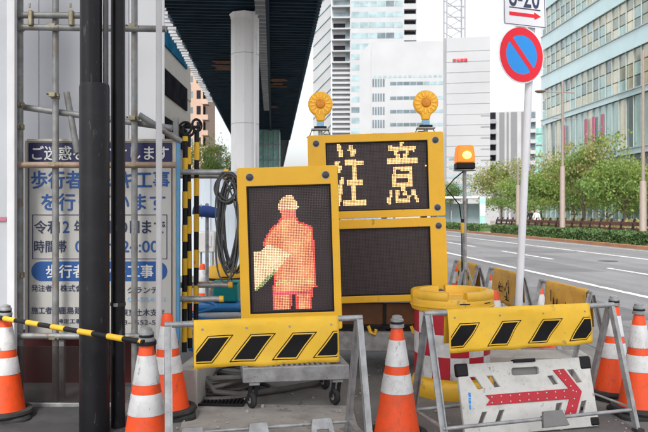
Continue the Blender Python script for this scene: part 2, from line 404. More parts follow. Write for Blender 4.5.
scuff(M['yellow'], (.22, .13, .05), .65, .655, (9, 9, 4)); scuff(M['vinyl'], (.25, .16, .06), .6, .65, (7, 7, 9)); scuff(M['drum_yellow'], (.25, .16, .06), .6, .63, (8, 8, 5))
scuff(M['white_plastic'], (.16, .15, .13), .7, .63, (11, 11, 7)); scuff(M['galv'], (.16, .09, .05), .65, .63, (15, 15, 9)); scuff(M['black_paint'], (.09, .09, .095), .6, .63, (12, 12, 2.5))
scuff(M['galv_rust'], (.17, .08, .04), .6, .62, (16, 16, 8)); scuff(M['red'], (.14, .03, .03), .5, .64, (12, 12, 7)); scuff(M['concrete_pale'], (.12, .11, .1), .6, .62, (9, 9, 7))
scuff(M['concrete'], (.14, .13, .12), .6, .60, (5, 5, 5)); scuff(M['line'], (.17, .17, .17), .85, .58, (6, 1.5, 5)); scuff(M['column'], (.45, .44, .43), .5, .6, (3, 3, .35))
def led_mat():
    m = bpy.data.materials.new('led_lamps'); m.use_nodes = True
    n, l = m.node_tree.nodes, m.node_tree.links; b = n['Principled BSDF']
    at = n.new('ShaderNodeAttribute'); at.attribute_name = 'led'
    b.inputs['Base Color'].default_value = (.085, .062, .066, 1); b.inputs['Roughness'].default_value = .3
    l.new(at.outputs['Color'], b.inputs['Emission Color']); b.inputs['Emission Strength'].default_value = 1.15
    return m
M['led'] = led_mat()

# ------------------------------------------------------------------ the setting
def sheet(name, pts, z, m, kind='structure'):
    b = MB(); b.add([(p[0], p[1], z) for p in pts], [tuple(range(len(pts)))])
    o = b.build(name, m, smooth=False); return tag(o, kind=kind)
sheet('ground', [(-900, -300), (900, -300), (900, 1500), (-900, 1500)], 0, M['asphalt'])
def rsheet(name, l0, l1, s0, s1, z, m, parent=None):
    pts = [RP(s0, l0), RP(s0, l1), RP(s1, l1), RP(s1, l0)]
    b = MB(); b.add([(p.x, p.y, z) for p in pts], [(0, 1, 2, 3)])
    o = b.build(name, m, parent, smooth=False)
    if not parent: tag(o, kind='structure')
    return o
road = rsheet('road', 3.6, 15.5, -40, 600, .004, M['road'])
rsheet('edge_line', 6.62, 6.78, -20, 300, .008, M['line'], road)
for s in range(-2, 26):
    rsheet('lane_dash', 9.15, 9.29, s * 9 + 4.5, s * 9 + 9.7, .008, M['line'], road)
rsheet('lane_line', 12.2, 12.36, 0, 300, .008, M['line'], road)
rsheet('lane_line', 14.9, 15.0, 0, 300, .008, M['line'], road)
b = MB()
for s in range(0, 60):
    pass
for l0, l1, s0, s1 in ((7.2, 8.6, 17.5, 24), (10, 11.6, 26, 31), (4.6, 5.6, 9.5, 14), (9.6, 10.4, 14, 18)):
    rsheet('asphalt_patch', l0, l1, s0, s1, .006, M['patch'], road)
mh = MB().lathe([(0, 0), (.31, 0), (.31, .003), (.29, .004), (0, .004)], 32).build('manhole_cover', M['rubber'], road); mh.location = RP(21.5, 10.6, .0045)
mh = MB().lathe([(0, 0), (.31, 0), (.31, .003), (.29, .004), (0, .004)], 32).build('manhole_cover', M['rubber'], road); mh.location = RP(13, 7.9, .0045)
k = MB(); p0, p1 = RP(0, 15.62), RP(300, 15.62)
k.bar((p0.x, p0.y, .07), (p1.x, p1.y, .07), .22, .16)
tag(k.build('kerb', M['kerb'], smooth=False), kind='structure')
rsheet('pavement', 15.73, 70, 0, 400, .13, M['pave'])
sheet('concrete_apron', [W(186, 0, 5.55).xy, W(352, 0, 5.45).xy, (gx(372, 4.0), 4.0), (gx(170, 4.0), 4.0)], .004, M['concrete'])
sheet('shaded_asphalt_patch', [(-6, 3.4), (gx(166, 3.4), 3.4), (gx(166, 4.6), 4.6), (gx(112, 5.42), 5.42), (-6, 5.42)], .0045, M['dark_ground_tone'])  # darker sheet: shade in front of the hoarding put into the ground colour
b = MB()
for i in range(3):
    pass

# --- elevated deck over the site
DZ, DL0, DL1, DS0, DS1 = 8.5, -3.63, 1.54, -26, 125
dk = thing('elevated_deck', 'dark ribbed elevated walkway deck carried overhead by the white column', 'deck', RP(0, 0), ROADROT)
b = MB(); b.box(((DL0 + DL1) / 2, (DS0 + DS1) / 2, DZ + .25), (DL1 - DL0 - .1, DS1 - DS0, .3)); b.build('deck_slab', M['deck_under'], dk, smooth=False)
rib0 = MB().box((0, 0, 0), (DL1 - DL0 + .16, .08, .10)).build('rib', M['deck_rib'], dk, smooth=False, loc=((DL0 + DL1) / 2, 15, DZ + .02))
s = 15.55
while s < 66:
    share(rib0, 'rib', dk, ((DL0 + DL1) / 2, s, DZ + .02)); s += .4
tooth0 = MB().box((0, 0, 0), (.32, .13, .2)).build('rib_end', M['deck_edge'], dk, smooth=False, loc=(DL0 - .18, 15.2, DZ + .03))
s = 15.7
while s < 44:
    share(tooth0, 'rib_end', dk, (DL0 - .18 + random.uniform(-.03, .03), s, DZ + .03)); s += .5
tooth1 = MB().box((0, 0, 0), (.34, .1, .3)).build('rib_end', M['deck_edge'], dk, smooth=False, loc=(-.42, 16.25, DZ - .1))
s = 16.75
while s < 46:
    share(tooth1, 'rib_end', dk, (-.42, s, DZ - .1)); s += .5
for x in (-.2,):
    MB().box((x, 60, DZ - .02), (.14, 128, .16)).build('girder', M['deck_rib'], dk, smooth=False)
rw_ = random.Random(21)
for x, y, w, d in ((.62, 27.2, 1.5, .4), (.25, 36, .9, 2.4), (.1, 45, .6, 1.2), (-2.3, 32, 1.0, 2.0), (-1.7, 43, 1.0, 2.2), (-2.6, 52, .7, 2)):
    n_ = max(1, int(d / .28))
    for i in range(n_):
        if rw_.random() < .2: continue
        MB().box((x + rw_.uniform(-.12, .12), y + i * .3, DZ - .075), (w * rw_.uniform(.55, 1.1), .2, .03)).build('formwork_board', M['wood'], dk, smooth=False)
for i in range(26):
    MB().tube([(rw_.uniform(DL0 + .2, DL1 - .2), 16 + i * 1.6, DZ - .05), (rw_.uniform(DL0 + .2, DL1 - .2), 16 + i * 1.6 + .05, DZ - .1)], .025, 6).build('hanging_pipe', M['deck_rib'], dk)
MB().box((DL1 - .03, 60, DZ + .3), (.08, 128, .62)).build('edge_beam', M['deck_rib'], dk, smooth=False)
MB().box((DL0 + .03, 60, DZ + .3), (.08, 128, .5)).build('edge_beam', M['deck_rib'], dk, smooth=False)

cd = 24.2
cl = thing('deck_column', 'tall white octagonal column holding up the elevated deck', 'column', (gx(245, cd), cd, 0))
r = .48
prof = [(r, 0), (r, 8.2), (r * 1.05, 8.3), (r * 1.14, 8.39)]
MB().lathe(prof, 8, a0=R(4), a1=R(364)).build('shaft', M['column'], cl, smooth=False)
for z_ in (2.2, 4.6, 7.0):
    MB().lathe([(r - .01, -.008), (r + .0025, -.008), (r + .0025, .008), (r - .01, .008)], 8, (0, 0, z_), a0=R(4), a1=R(364), close=True).build('joint_seam', M['far_grey'], cl, smooth=False)
MB().tube([(r * .8, -.42, 0), (r * .8, -.42, 8.4)], .035, 10).build('drain_pipe', M['column'], cl)

# ------------------------------------------------------------------ far buildings
def rect_building(name, label, cat, px0, px1, ytop, d, depth, wallmat, rz=0, base=0):
    w = (px1 - px0) / F * d; h = gz(ytop, d)
    if px0 > 324: rz = -math.atan((px0 - 324) / F) * 1.06
    t = thing(name, label, cat, (gx(px0, d), d, base), rz)
    MB().box((w / 2, depth / 2, h / 2), (w, depth, h)).build('wall', wallmat, t, smooth=False)
    return t, w, h
PANES = {}
def pane(t, x, z, w, h, m, name='window', proud=.04, d=.12):
    key = (round(w, 2), round(h, 2), m.name)
    if key in PANES:
        return share(PANES[key], name, t, (x + w / 2, -proud + d / 2, z + h / 2))
    o = MB().box((0, 0, 0), (w, d, h)).build(name, m, t, smooth=False, loc=(x + w / 2, -proud + d / 2, z + h / 2))
    PANES[key] = o
    return o

# left office building with window bands
d = 42
t = thing('office_building', 'beige panelled office block with dark and blue window bands behind the scaffold', 'building', (gx(152, d), d, 0), 0)
p2 = W(190.5, 0, 54.5); dirv = Vector((p2.x - gx(152, d), p2.y - d, 0)); LB = dirv.length
t.rotation_euler = (0, 0, math.atan2(dirv.y, dirv.x))
MB().box((LB / 2, 6, 15), (LB, 12, 30)).build('wall', M['beige_wall'], t, smooth=False)
for j in range(7):
    for i in range(5):
        MB().box((LB * (i + .5) / 5, -.02, 5.45 + j * 3.06 - .75 + .07), (LB / 5 - .04, .06, 1.36)).build('wall_panel', M['beige_wall'], t, smooth=False)
for z0, z1, mk in ((3.1, 4.7, 'window_dark'), (6.2, 7.8, 'window_dark'), (9.25, 10.9, 'window_dark'), (12.4, 13.9, 'window_blue'), (15.5, 17, 'window_blue'), (18.6, 20.1, 'window_blue')):
    for i in range(4):
        MB().box((LB * (.0 + .215 * i) + LB * .106, -.05, (z0 + z1) / 2), (LB * .208, .12, z1 - z0)).build('window', M[mk], t, smooth=False)

t, w, h = rect_building('apartment_tower', 'tan brown apartment tower with stacked balconies beyond the office block', 'building', 168, 203, 40, 125, 14, M['brown_wall'])
for j in range(11):
    z = 2 + j * 2.8
    pane(t, w - 1.15, z + .5, .75, 1.5, M['window_dark'])
    pane(t, w - 2.5, z + .7, .7, 1.1, M['window_grey'])
    MB().box((w + .35, 1.2, z), (1.1, 2.6, .9)).build('balcony', M['brown_wall'], t, smooth=False)
    MB().box((w + .02, 1.2, z + 1.3), (.1, 2.2, 1.6)).build('balcony_door', M['window_dark'], t, smooth=False)
t, w, h = rect_building('low_far_building', 'small grey and red building far off beside the tan tower', 'building', 206, 217, 144, 170, 8, M['far_grey'])
for j in range(4):
    for i in range(2): pane(t, .25 + i * 1.2, 3 + j * 3.1, .9, 1.3, M['window_dark'])
MB().box((w * .8, -.1, h - 1.6), (w * .35, .2, 2.6)).build('red_panel', M['poster'], t, smooth=False)

# far central tower: balcony bay, louvres, glazed wing
D = 260
t, w, h = rect_building('glass_tower', 'very tall pale tower with balconies, louvres and glazed floors behind the amber lamps', 'building', 350, 404, -60, D, 25, M['far_white'])
k = D / F
for j in range(18):
    z = gz(134 - j * 10.6, D)
    n = 6
    for i in range(n):
        mm = random.choice(['window_pale', 'window_pale', 'window_grey', 'window_pale'])
        if j > 12 and random.random() < .7: mm = 'window_pale'
        pane(t, .4 + i * (w - .8) / n + .1, z, (w - .8) / n - .2, 2.1, M[mm])
bw = (350 - 332) * k
MB().box((-bw / 2, 12, (gz(66, D) + gz(-60, D)) / 2), (bw, 20, gz(-60, D) - gz(66, D))).build('balcony_bay', M['far_white'], t, smooth=False)
for j in range(11):
    z = gz(62 - j * 11.2, D)
    MB().box((-bw / 2, 1.0, z), (bw + .2, 2.4, .5)).build('balcony_slab', M['far_white'], t, smooth=False)
    MB().box((-bw * .60, 1.9, z + 1.2), (bw * .66, .3, 2.3)).build('balcony_window', M['window_grey' if j > 3 else 'window_dark'], t, smooth=False)
    MB().box((-bw * .14, 1.9, z + 1.7), (bw * .2, .3, 3.2)).build('balcony_window', M['window_grey'], t, smooth=False)
MB().box((-bw / 2, 12, gz(66, D) / 2), (bw, 20, gz(66, D))).build('plant_wall', M['far_grey'], t, smooth=False)
for j in range(15):
    z = gz(136 - j * 4.9, D)
    MB().box((-bw / 2, 1.6, z), (bw, .7, .75)).build('louver', M['far_white'], t, smooth=False)
for j in range(9):
    z = gz(38 - j * 10.4, D)
    MB().box((w + 2.3, 1, z), (4.6, 2, 2.0)).build('balcony', M['far_white'], t, smooth=False)
    MB().box((w + 2.2, 1.6, z + 1.8), (4.2, .5, 1.5)).build('balcony_window', M['window_dark'], t, smooth=False)
MB().box((w + 2.3, 12, h / 2), (4.6, 20, h)).build('wing', M['far_white'], t, smooth=False)

# slanted glazed tower
t, w, h = rect_building('slant_tower', 'pale blue glass tower with diagonal lines next to the dark deck edge', 'building', 313, 331, -60, 290, 22, M['far_white'])
for j in range(22):
    z = 6 + j * 5
    m_ = MB(); m_.bar((.1, -.1, z), (w - .1, -.1, z + 7.5), .25, .5, up=(0, 1, 0))
    m_.build('diagonal_fin', M['window_pale'], t, smooth=False)

D = 160
t, w, h = rect_building('stepped_building', 'broad white building with chamfered top and strip windows behind the warning sign', 'building', 371, 446, 42, D, 20, M['far_white'])
k = D / F
c = 11 * k
MB().prism([(-c, 0), (-.02, 0), (-.02, h - .02), (-c, h - c)], .01, 20).build('chamfered_side', M['far_white'], t, smooth=False)
for j, y in enumerate((80, 94.5, 108, 121, 134, 148)):
    z = gz(y + 7, D)
    for i in range(5):
        pane(t, 1.4 * k + i * 2.6 * k, z, 1.7 * k, 8 * k, M['window_grey'])
    mm = M['window_grey']
    for i in range(8):
        pane(t, (19 + i * 6.6) * k, z + 1.5 * k, 6.1 * k, 3.3 * k, M['window_grey'] if i < 5 else M['window_pale'])
for i in range(14):
    pane(t, (2 + i * 5) * k, gz(78, D), 3.2 * k, 2.2 * k, M['window_pale'])

D = 100
t, w, h = rect_building('white_block', 'plain white tower block with tiny red lettering beside the grey edge strip', 'building', 446, 489, 38, D, 16, M['far_white'])
k = D / F
MB().box((-1.2 * k, 1, (gz(38, D)) / 2), (3.2 * k, 2, gz(38, D))).build('edge_strip', M['far_grey'], t, smooth=False)
lettering('文化放送', 6.5 * k, 21 * k, gz(60.5, D), 3.2 * k, M['sign_red'], t, y=-.1, t=.1)
for j in range(9):
    pane(t, 34 * k, gz(117 + j * 11, D), 9 * k, 1.0 * k, M['far_grey'])
for j in range(16):
    MB().box((w / 2, -.02, 2.2 + j * 1.5), (w - .1, .05, .035)).build('panel_joint', M['apt_wall'], t, smooth=False)
for j in range(5):
    pane(t, 3 * k, gz(160 + j * 9, D), 22 * k, 3.4 * k, M['window_pale'])
# tower-crane mast behind it
D = 118
ms = thing('crane_mast', 'pale lattice crane mast rising above the plain white block', 'crane', (gx(456, D), D, 0))
k = D / F; a = 9 * k
for x in (-a, a):
    for y in (0, 2 * a): MB().bar((x, y, 0), (x, y, gz(-40, D)), .22, .22).build('mast_leg', M['crane'], ms, smooth=False)
for j in range(9):
    z0, z1 = gz(50 - j * 11, D), gz(39 - j * 11, D)
    MB().bar((-a, 0, z0), (a, 0, z1), .12, .12).build('brace', M['crane'], ms, smooth=False)
    MB().bar((-a, 0, z1), (a, 0, z1), .14, .14).build('brace', M['crane'], ms, smooth=False)
    MB().bar((a, 2 * a, z0), (-a, 2 * a, z1), .12, .12).build('brace', M['crane'], ms, smooth=False)

D = 150
t, w, h = rect_building('striped_apartments', 'grey and white striped apartment block standing behind the street trees', 'building', 487, 534, 112, D, 14, M['apt_wall'])
k = D / F
for i, (x0, x1) in enumerate(((12, 17), (19, 21), (23, 29), (33, 35), (37, 40))):
    MB().box(((x0 + x1) / 2 * k, -.03, h / 2), ((x1 - x0) * k, .14, h - .4)).build('grey_stripe', M['louver'], t, smooth=False)
for j in range(8):
    z = gz(122 + j * 10.4, D)
    MB().box((4.6 * k, -.5, z), (8.6 * k, 1.2, .9)).build('balcony', M['far_grey'], t, smooth=False)
    MB().box((4.6 * k, -.08, z + 1.3), (7.8 * k, .2, 1.4)).build('balcony_window', M['window_dark'], t, smooth=False)
    MB().box((44 * k, -.5, z), (5 * k, 1.0, .8)).build('balcony', M['far_white'], t, smooth=False)
    MB().box((44 * k, -.08, z + 1.2), (4.4 * k, .2, 1.2)).build('balcony_window', M['window_grey'], t, smooth=False)
t, w, h = rect_building('teal_netted_building', 'narrow building wrapped in teal netting between apartments and glass facade', 'building', 536, 552, 128, 118, 6, M['green_net'])
for j in range(8): MB().box((w / 2, -.1, 1.8 + j * 1.9), (w, .12, .12)).build('scaffold_tube', M['galv'], t, smooth=False)

# glass office on the right, parallel with the road
GL, GS = 30.0, 76.5
gb = thing('glass_office', 'large glass office building with diagonal pale bands beyond the street trees', 'building', RP(GS, GL, .13), ROADROT - math.pi / 2)
GW = 23.75
MB().box((GW / 2, 6.4, 14.3), (GW, 12, 28.6)).build('wall', M['mullion'], gb, smooth=False)
floors = [0.3, 6.4, 11.3, 15.2, 19.6, 24.0, 28.4]
gp = {}
def gpane(x, z, w, h, mk, name='glass_pane', y=.22, rot=0):
    key = (round(w, 2), round(h, 2), mk)
    if key not in gp:
        gp[key] = MB().box((0, 0, 0), (w, .1, h)).build(name, M[mk], gb, smooth=False, loc=(x, y, z)); o = gp[key]
    else: o = share(gp[key], name, gb, (x, y, z))
    o.rotation_euler = (random.uniform(-.008, .008), 0, random.uniform(-.008, .008))
    return o
pw = 1.25
for fi, z0 in enumerate(floors[:-1]):
    z1 = floors[fi + 1]
    band = 1.5 if fi in (3, 4, 5, 6) else (.5 if fi else .4)
    n = int(GW / pw)
    for i in range(n):
        x = (i + .5) * pw
        hh = z1 - z0 - band
        rows = 3 if fi >= 2 else 1
        for r_ in range(rows):
            if fi >= 2:
                mk = ['glass_a', 'glass_b', 'glass_a', 'glass_e', 'glass_c', 'glass_d', 'glass_c', 'glass_b'][(i * 3 + r_ * 2 + fi + random.randint(0, 3)) % 8]  # mixed pane tints paint the blocks of a reflected facade
            elif fi == 1: mk = random.choice(['glass_c', 'glass_c', 'glass_d', 'glass_e'])
            else: mk = random.choice(['glass_d', 'glass_c', 'glass_d'])
            gpane(x, z0 + band + hh * (r_ + .5) / rows, pw - .07, hh / rows - .09, mk)
    MB().box((GW / 2, .1, z0 + band / 2), (GW, .26, band)).build('spandrel_band', M['spandrel'], gb, smooth=False)
    MB().box((GW / 2, -.06, z0 + band + .03), (GW, .12, .09)).build('sill_rail', M['mullion'], gb, smooth=False)
mul0 = MB().box((0, 0, 0), (.04, .1, 28.2)).build('mullion', M['mullion'], gb, smooth=False, loc=(0, .08, 14.2))
for i in range(1, int(GW / pw) + 1): share(mul0, 'mullion', gb, (i * pw, .08, 14.2))
for i, x in enumerate((11.2, 12.8, 14.6, 6.2)):
    MB().box((x, .0, 9.2), (.55, .06, 2.6)).build('banner', M['poster'], gb, smooth=False)

# ------------------------------------------------------------------ planting
def leaves(n, place, size, seed):
    rnd = random.Random(seed); b = MB()
    for i in range(n):
        c = place(rnd); s_ = size * rnd.uniform(.6, 1.3)
        e = Euler((rnd.uniform(0, 6.28), rnd.uniform(0, 6.28), rnd.uniform(0, 6.28))).to_matrix()
        q = [e @ Vector(p) * s_ + c for p in ((-.5, 0, 0), (0, -.32, .06), (.55, 0, 0), (0, .32, .06))]
        b.add(q, [(0, 1, 2, 3)])
    return b
def hedge(label, s0, s1, l0, l1, h, n, seed):
    t = thing('hedge', label, 'hedge', RP(s0, l0, .13), ROADROT, group='clipped hedges along the road')
    Ls, Wd = s1 - s0, l1 - l0
    core = MB().box((Wd / 2, Ls / 2, h * .42), (Wd * .7, Ls * .99, h * .78)).build('inner_twigs', M['leaf'], t, smooth=False)
    def place(r):
        x, y = r.random() * Wd, r.random() * Ls
        hh = h * (.9 + .12 * math.sin(y * 2.1 + seed) + .08 * math.sin(y * 5.3))
        if r.random() < .5: z = hh * (1 - abs(r.gauss(0, .08)))
        else: z = r.random() * hh; x = Wd * (.03 + abs(r.gauss(0, .07)))
        return Vector((x, y, z))
    leaves(n, place, .13, seed).build('foliage', M['leaf'], t, smooth=False, recalc=False)
hedge('long clipped dark green hedge beside the far kerb under the street trees', 27, 50.5, 15.9, 17.1, .56, 15000, 3)
hedge('short clipped green hedge farther up the road beside the white canopy', 53.5, 72, 15.9, 17.1, .56, 7000, 4)

def tree(label, px, dd, top, low, rw0, mats, n, seed, sparse=0.0, gname='trees along the far pavement'):
    x = gx(px, dd); H = gz(top, dd); lo = gz(low, dd); rw = rw0 * 1.25
    t = thing('street_tree', label, 'tree', (x, dd, .1), 0, gname)
    rnd = random.Random(seed); tr = MB()
    tr.tube([(0, 0, 0), (.05, 0, H * .25), (-.04, .05, H * .5), (.02, 0, H * .85)], [.11, .09, .065, .02], 8)
    tips = []
    for i in range(11):
        a = rnd.uniform(0, 6.28); z0 = rnd.uniform(.25, .7) * H; z1 = min(H * .97, max(lo, z0 + rnd.uniform(.1, .35) * H)); rr = rw * rnd.uniform(.45, .95) * (1.1 - .5 * (z1 / H))
        e = Vector((math.cos(a) * rr, math.sin(a) * rr, z1)); tips.append(e)
        tr.tube([(0, 0, z0), e * .5 + Vector((0, 0, z0 * .5 + .1)), e], [.05, .03, .01], 6)
    tips += [Vector((0, 0, H * .93)), Vector((rw * .2, 0, H * .8)), Vector((-rw * .25, .1, H * .72))]
    tr.build('trunk', M['bark'], t)
    cl_ = []
    for tp in tips:
        for q in range(6): cl_.append((tp + Vector((rnd.gauss(0, rw * .24), rnd.gauss(0, rw * .24), rnd.gauss(0, H * .055))), rw * rnd.uniform(.12, .3)))
    for gi, mk in enumerate(mats):
        sub = cl_[gi::len(mats)]
        def place(r):
            c, rad = r.choice(sub)
            v = Vector((r.gauss(0, 1), r.gauss(0, 1), r.gauss(0, .7)))
            return c + v * rad * .62
        leaves(int(n * 1.7) // len(mats), place, .17, seed * 7 + gi).build('crown', M[mk], t, smooth=False, recalc=False)
tree('slender yellowing street tree with a sparse crown near the white canopy', 501, 66, 168, 214, 2.6, ['leaf3', 'leaf2'], 3600, 11)
tree('rounded green street tree behind the walking figure', 541, 54, 173, 205, 2.5, ['leaf4', 'leaf2'], 5200, 12)
tree('tall airy street tree beside the beige lamp post', 583, 46, 146, 206, 2.3, ['leaf2', 'leaf4', 'leaf3'], 4600, 13)
tree('broad fresh green street tree beside the short lamp post', 624, 42, 166, 206, 2.5, ['leaf4', 'leaf2'], 5600, 14)
tree('low bushy green tree in front of the glass ground floor', 607, 58, 184, 208, 2.4, ['leaf4', 'leaf4'], 3600, 15)
tree('small dark green tree tucked beside the teal netting', 560, 66, 178, 206, 2.6, ['leaf4', 'leaf2'], 3600, 16)
tree('green tree far off at the end of the site under the deck', 214, 70, 146, 190, 2.6, ['leaf4', 'leaf2'], 4200, 17, gname='trees behind the site')
tree('dark street tree hidden partly behind the warning sign edge', 452, 92, 186, 212, 1.6, ['leaf', 'leaf4'], 2500, 18)
tree('full green street tree filling the row behind the tall lamp', 574, 58, 172, 206, 2.7, ['leaf4', 'leaf2'], 4200, 19)
tree('pale green street tree at the row end beside the pillar', 520, 62, 182, 208, 2.2, ['leaf2', 'leaf4'], 3600, 20)
def pl(r):
    y = 29 + r.random() * 27; x = 19.2 + r.random() * 1.6
    p = RP(y, x); return Vector((p.x, p.y, .15 + r.random() * (.85 + .25 * math.sin(y * 1.7))))
o = leaves(9000, pl, .16, 31).build('ground_cover_planting', M['leaf3'], None, smooth=False, recalc=False); tag(o, 'pale olive ground cover planting behind the brown railing', 'plants', kind='stuff')

# brown railing with slanted struts
rl = thing('brown_railing', 'dark brown railing with slanted struts behind the hedge', 'railing', RP(28, 18.2, .13), ROADROT)
MB().box((0, 14, .86), (.06, 28, .20)).build('rail', M['brown_rail'], rl, smooth=False)
MB().box((0, 14, .52), (.06, 28, .26)).build('rail', M['brown_rail'], rl, smooth=False)
st0 = MB().bar((-.35, 0, 0), (.1, .25, 1.12), .1, .06).build('strut', M['black_paint'], rl, smooth=False)
for i in range(1, 24): share(st0, 'strut', rl, (0, i * 1.2, 0))
for i in range(0, 10): MB().box((0, i * 3.1, .45), (.07, .07, .9)).build('post', M['brown_rail'], rl, smooth=False)

# street lamps
def lamp(label, px, s_l, zthick, H, arm=True):
    dd = s_l; t = thing('street_lamp', label, 'street lamp', (gx(px, dd), dd, .13), 0, 'lamps on the far pavement')
    MB().lathe([(.20, 0), (.20, .5), (.165, .55), (.15, zthick), (.12, zthick + .05)], 14).build('base_column', M['lamp_beige'], t)
    MB().lathe([(.085, zthick), (.065, H), (.0, H + .02)], 12).build('pole', M['lamp_beige'], t)
    if arm:
        MB().tube([(.75, 0, H - .7), (-1.1, 0, H - .62)], .035, 8).build('arm', M['lamp_beige'], t)
        MB().lathe([(0, .02), (.2, .05), (.33, .14), (.3, .2), (0, .26)], 16, (-1.35, 0, H - .75)).build('lamp_head', M['lamp_beige'], t)
        MB().tube([(.95, 0, H - 2.3), (-.6, 0, H - 2.25)], .02, 6).build('lower_arm', M['lamp_beige'], t)
    return t
lamp('tall beige street lamp with a single arm rising through the trees', 562.5, 42.3, 4.2, 9.4)
lamp('beige street lamp cut off beside the broad fresh green tree', 643, 33.5, 2.9, 9.2, False)
lamp('beige street lamp mostly hidden behind the no-parking pole', 518, 50.5, 3.4, 5.0, False)

# canopy kiosk and pillar on the far pavement
k = thing('bus_shelter', 'white roofed shelter standing on the far pavement before the white block', 'shelter', (gx(462, 74), 74, .13))
MB().box((0, 1, 3.1), (6.2, 2.6, .22)).build('roof', M['white_paint'], k, bevel=.05)
for x in (-2.6, -.9, .9, 2.6): MB().box((x, 1.8, 1.5), (.12, .12, 3.0)).build('post', M['far_grey'], k, smooth=False)
for i in range(3): MB().box((-1.75 + i * 1.75, 1.8, 1.4), (1.55, .05, 2.2)).build('glass_panel', M['window_pale'], k, smooth=False)
MB().box((0, 1.4, .45), (4.4, .4, .08)).build('bench', M['far_grey'], k, smooth=False)
k = thing('information_pillar', 'slim teal and white information pillar beside the shelter', 'pillar', (gx(482.5, 58), 58, .13))
MB().box((0, 0, 1.35), (.5, .2, 2.7)).build('pillar_body', M['teal_pillar'], k, bevel=.03)
MB().box((0, -.11, 1.7), (.4, .02, 1.0)).build('panel', M['white_paint'], k, smooth=False)

# ------------------------------------------------------------------ people
def person(label, loc, rz, shirt, pants, phase=1):
    t = thing('person', label, 'person', loc, rz)
    me = bpy.data.meshes.new('body')
    P = dict(pel=(0, 0, .95, .135), chest=(0, 0, 1.28, .155), neck=(0, .0, 1.47, .06), head=(0, -.02, 1.60, .095), top=(0, -.015, 1.70, .075),
             lsh=(-.18, 0, 1.40, .065), lel=(-.24, .05 * phase, 1.13, .05), lwr=(-.24, -.08 * phase, .90, .035), lhd=(-.235, -.12 * phase, .81, .035),
             rsh=(.18, 0, 1.40, .065), rel=(.24, -.05 * phase, 1.13, .05), rwr=(.23, -.17 * phase, .92, .035), rhd=(.225, -.2 * phase, .83, .035),
             lhp=(-.09, 0, .88, .095), lkn=(-.10, -.13 * phase, .50, .065), lan=(-.10, -.10 * phase, .09, .045), lto=(-.10, -.26 * phase, .05, .04),
             rhp=(.09, 0, .88, .095), rkn=(.10, .05 * phase, .50, .065), ran=(.10, .24 * phase, .12, .045), rto=(.10, .12 * phase, .05, .04))
    keys = list(P); idx = {k_: i for i, k_ in enumerate(keys)}
    E = [('pel', 'chest'), ('chest', 'neck'), ('neck', 'head'), ('head', 'top'), ('chest', 'lsh'), ('lsh', 'lel'), ('lel', 'lwr'), ('lwr', 'lhd'), ('chest', 'rsh'), ('rsh', 'rel'), ('rel', 'rwr'), ('rwr', 'rhd'),
         ('pel', 'lhp'), ('lhp', 'lkn'), ('lkn', 'lan'), ('lan', 'lto'), ('pel', 'rhp'), ('rhp', 'rkn'), ('rkn', 'ran'), ('ran', 'rto')]
    me.from_pydata([P[k_][:3] for k_ in keys], [(idx[a], idx[b_]) for a, b_ in E], [])
    o = bpy.data.objects.new('body', me); COL.objects.link(o)
    sm = o.modifiers.new('skin', 'SKIN'); sm.use_smooth_shade = True
    for i, k_ in enumerate(keys):
        me.skin_vertices[0].data[i].radius = (P[k_][3], P[k_][3] * (.75 if k_ in ('pel', 'chest') else 1)); me.skin_vertices[0].data[i].use_root = (k_ == 'pel')
    o.modifiers.new('sub', 'SUBSURF').levels = 2
    dg = bpy.context.evaluated_depsgraph_get(); m2 = bpy.data.meshes.new_from_object(o.evaluated_get(dg)); bpy.data.objects.remove(o)
    m2.materials.clear()
    for k_ in ('skin', shirt, pants, 'hair', 'black'): m2.materials.append(M[k_])
    for p in m2.polygons:
        c = p.center; i = 0
        if c.z < .1: i = 4
        elif c.z < .93 and abs(c.x) < .21: i = 2
        elif c.z < 1.46 and (abs(c.x) < .21 or c.z > 1.15): i = 1
        elif c.z > 1.64 or (c.z > 1.52 and c.y > .02): i = 3
        p.material_index = i
    b_ = bpy.data.objects.new('body', m2); COL.objects.link(b_); b_.parent = t
    return t
p = RP(51, 18.9)
person('person in a white shirt walking along the far pavement', (gx(536.5, 50.5), 50.5, .13), R(20), 'shirt', 'dark_cloth')
person('person in dark clothes just behind the no-parking pole', (gx(530.6, 55), 55, .13), R(-30), 'dark_cloth', 'dark_cloth', -1)

# ------------------------------------------------------------------ left hoarding, posts, scaffold
t = thing('hoarding', 'tall pale grey sheet hoarding behind the scaffold pipes', 'hoarding', (0, 0, 0))
HD = 6.05
for i, (a, b_, mk) in enumerate(((-30, 38, 'sheet'), (38.6, 96, 'sheet'), (96.6, 128, 'sheet'), (128.6, 163, 'sheet2'))):
    MB().box(((gx(a, HD) + gx(b_, HD)) / 2, HD + .03 + .004 * i, 2.35), (gx(b_, HD) - gx(a, HD), .04, 3.7)).build('sheet_panel', M[mk], t, smooth=False)
MB().box(((gx(-30, HD) + gx(163, HD)) / 2, HD + .03, .27), (gx(163, HD) - gx(-30, HD), .05, .46)).build('kick_board', M['maroon'], t, smooth=False)
MB().box(((gx(-30, 5.5) + gx(116, 5.5)) / 2, 5.45, .245), (gx(116, 5.5) - gx(-30, 5.5), .012, .45)).build('smoky_panel', M['smoke'], t, smooth=False)
MB().box(((gx(-30, 5.5) + gx(116, 5.5)) / 2, 5.445, .017), (gx(116, 5.5) - gx(-30, 5.5), .04, .03)).build('bottom_rail', M['galv'], t, smooth=False, bevel=.004)

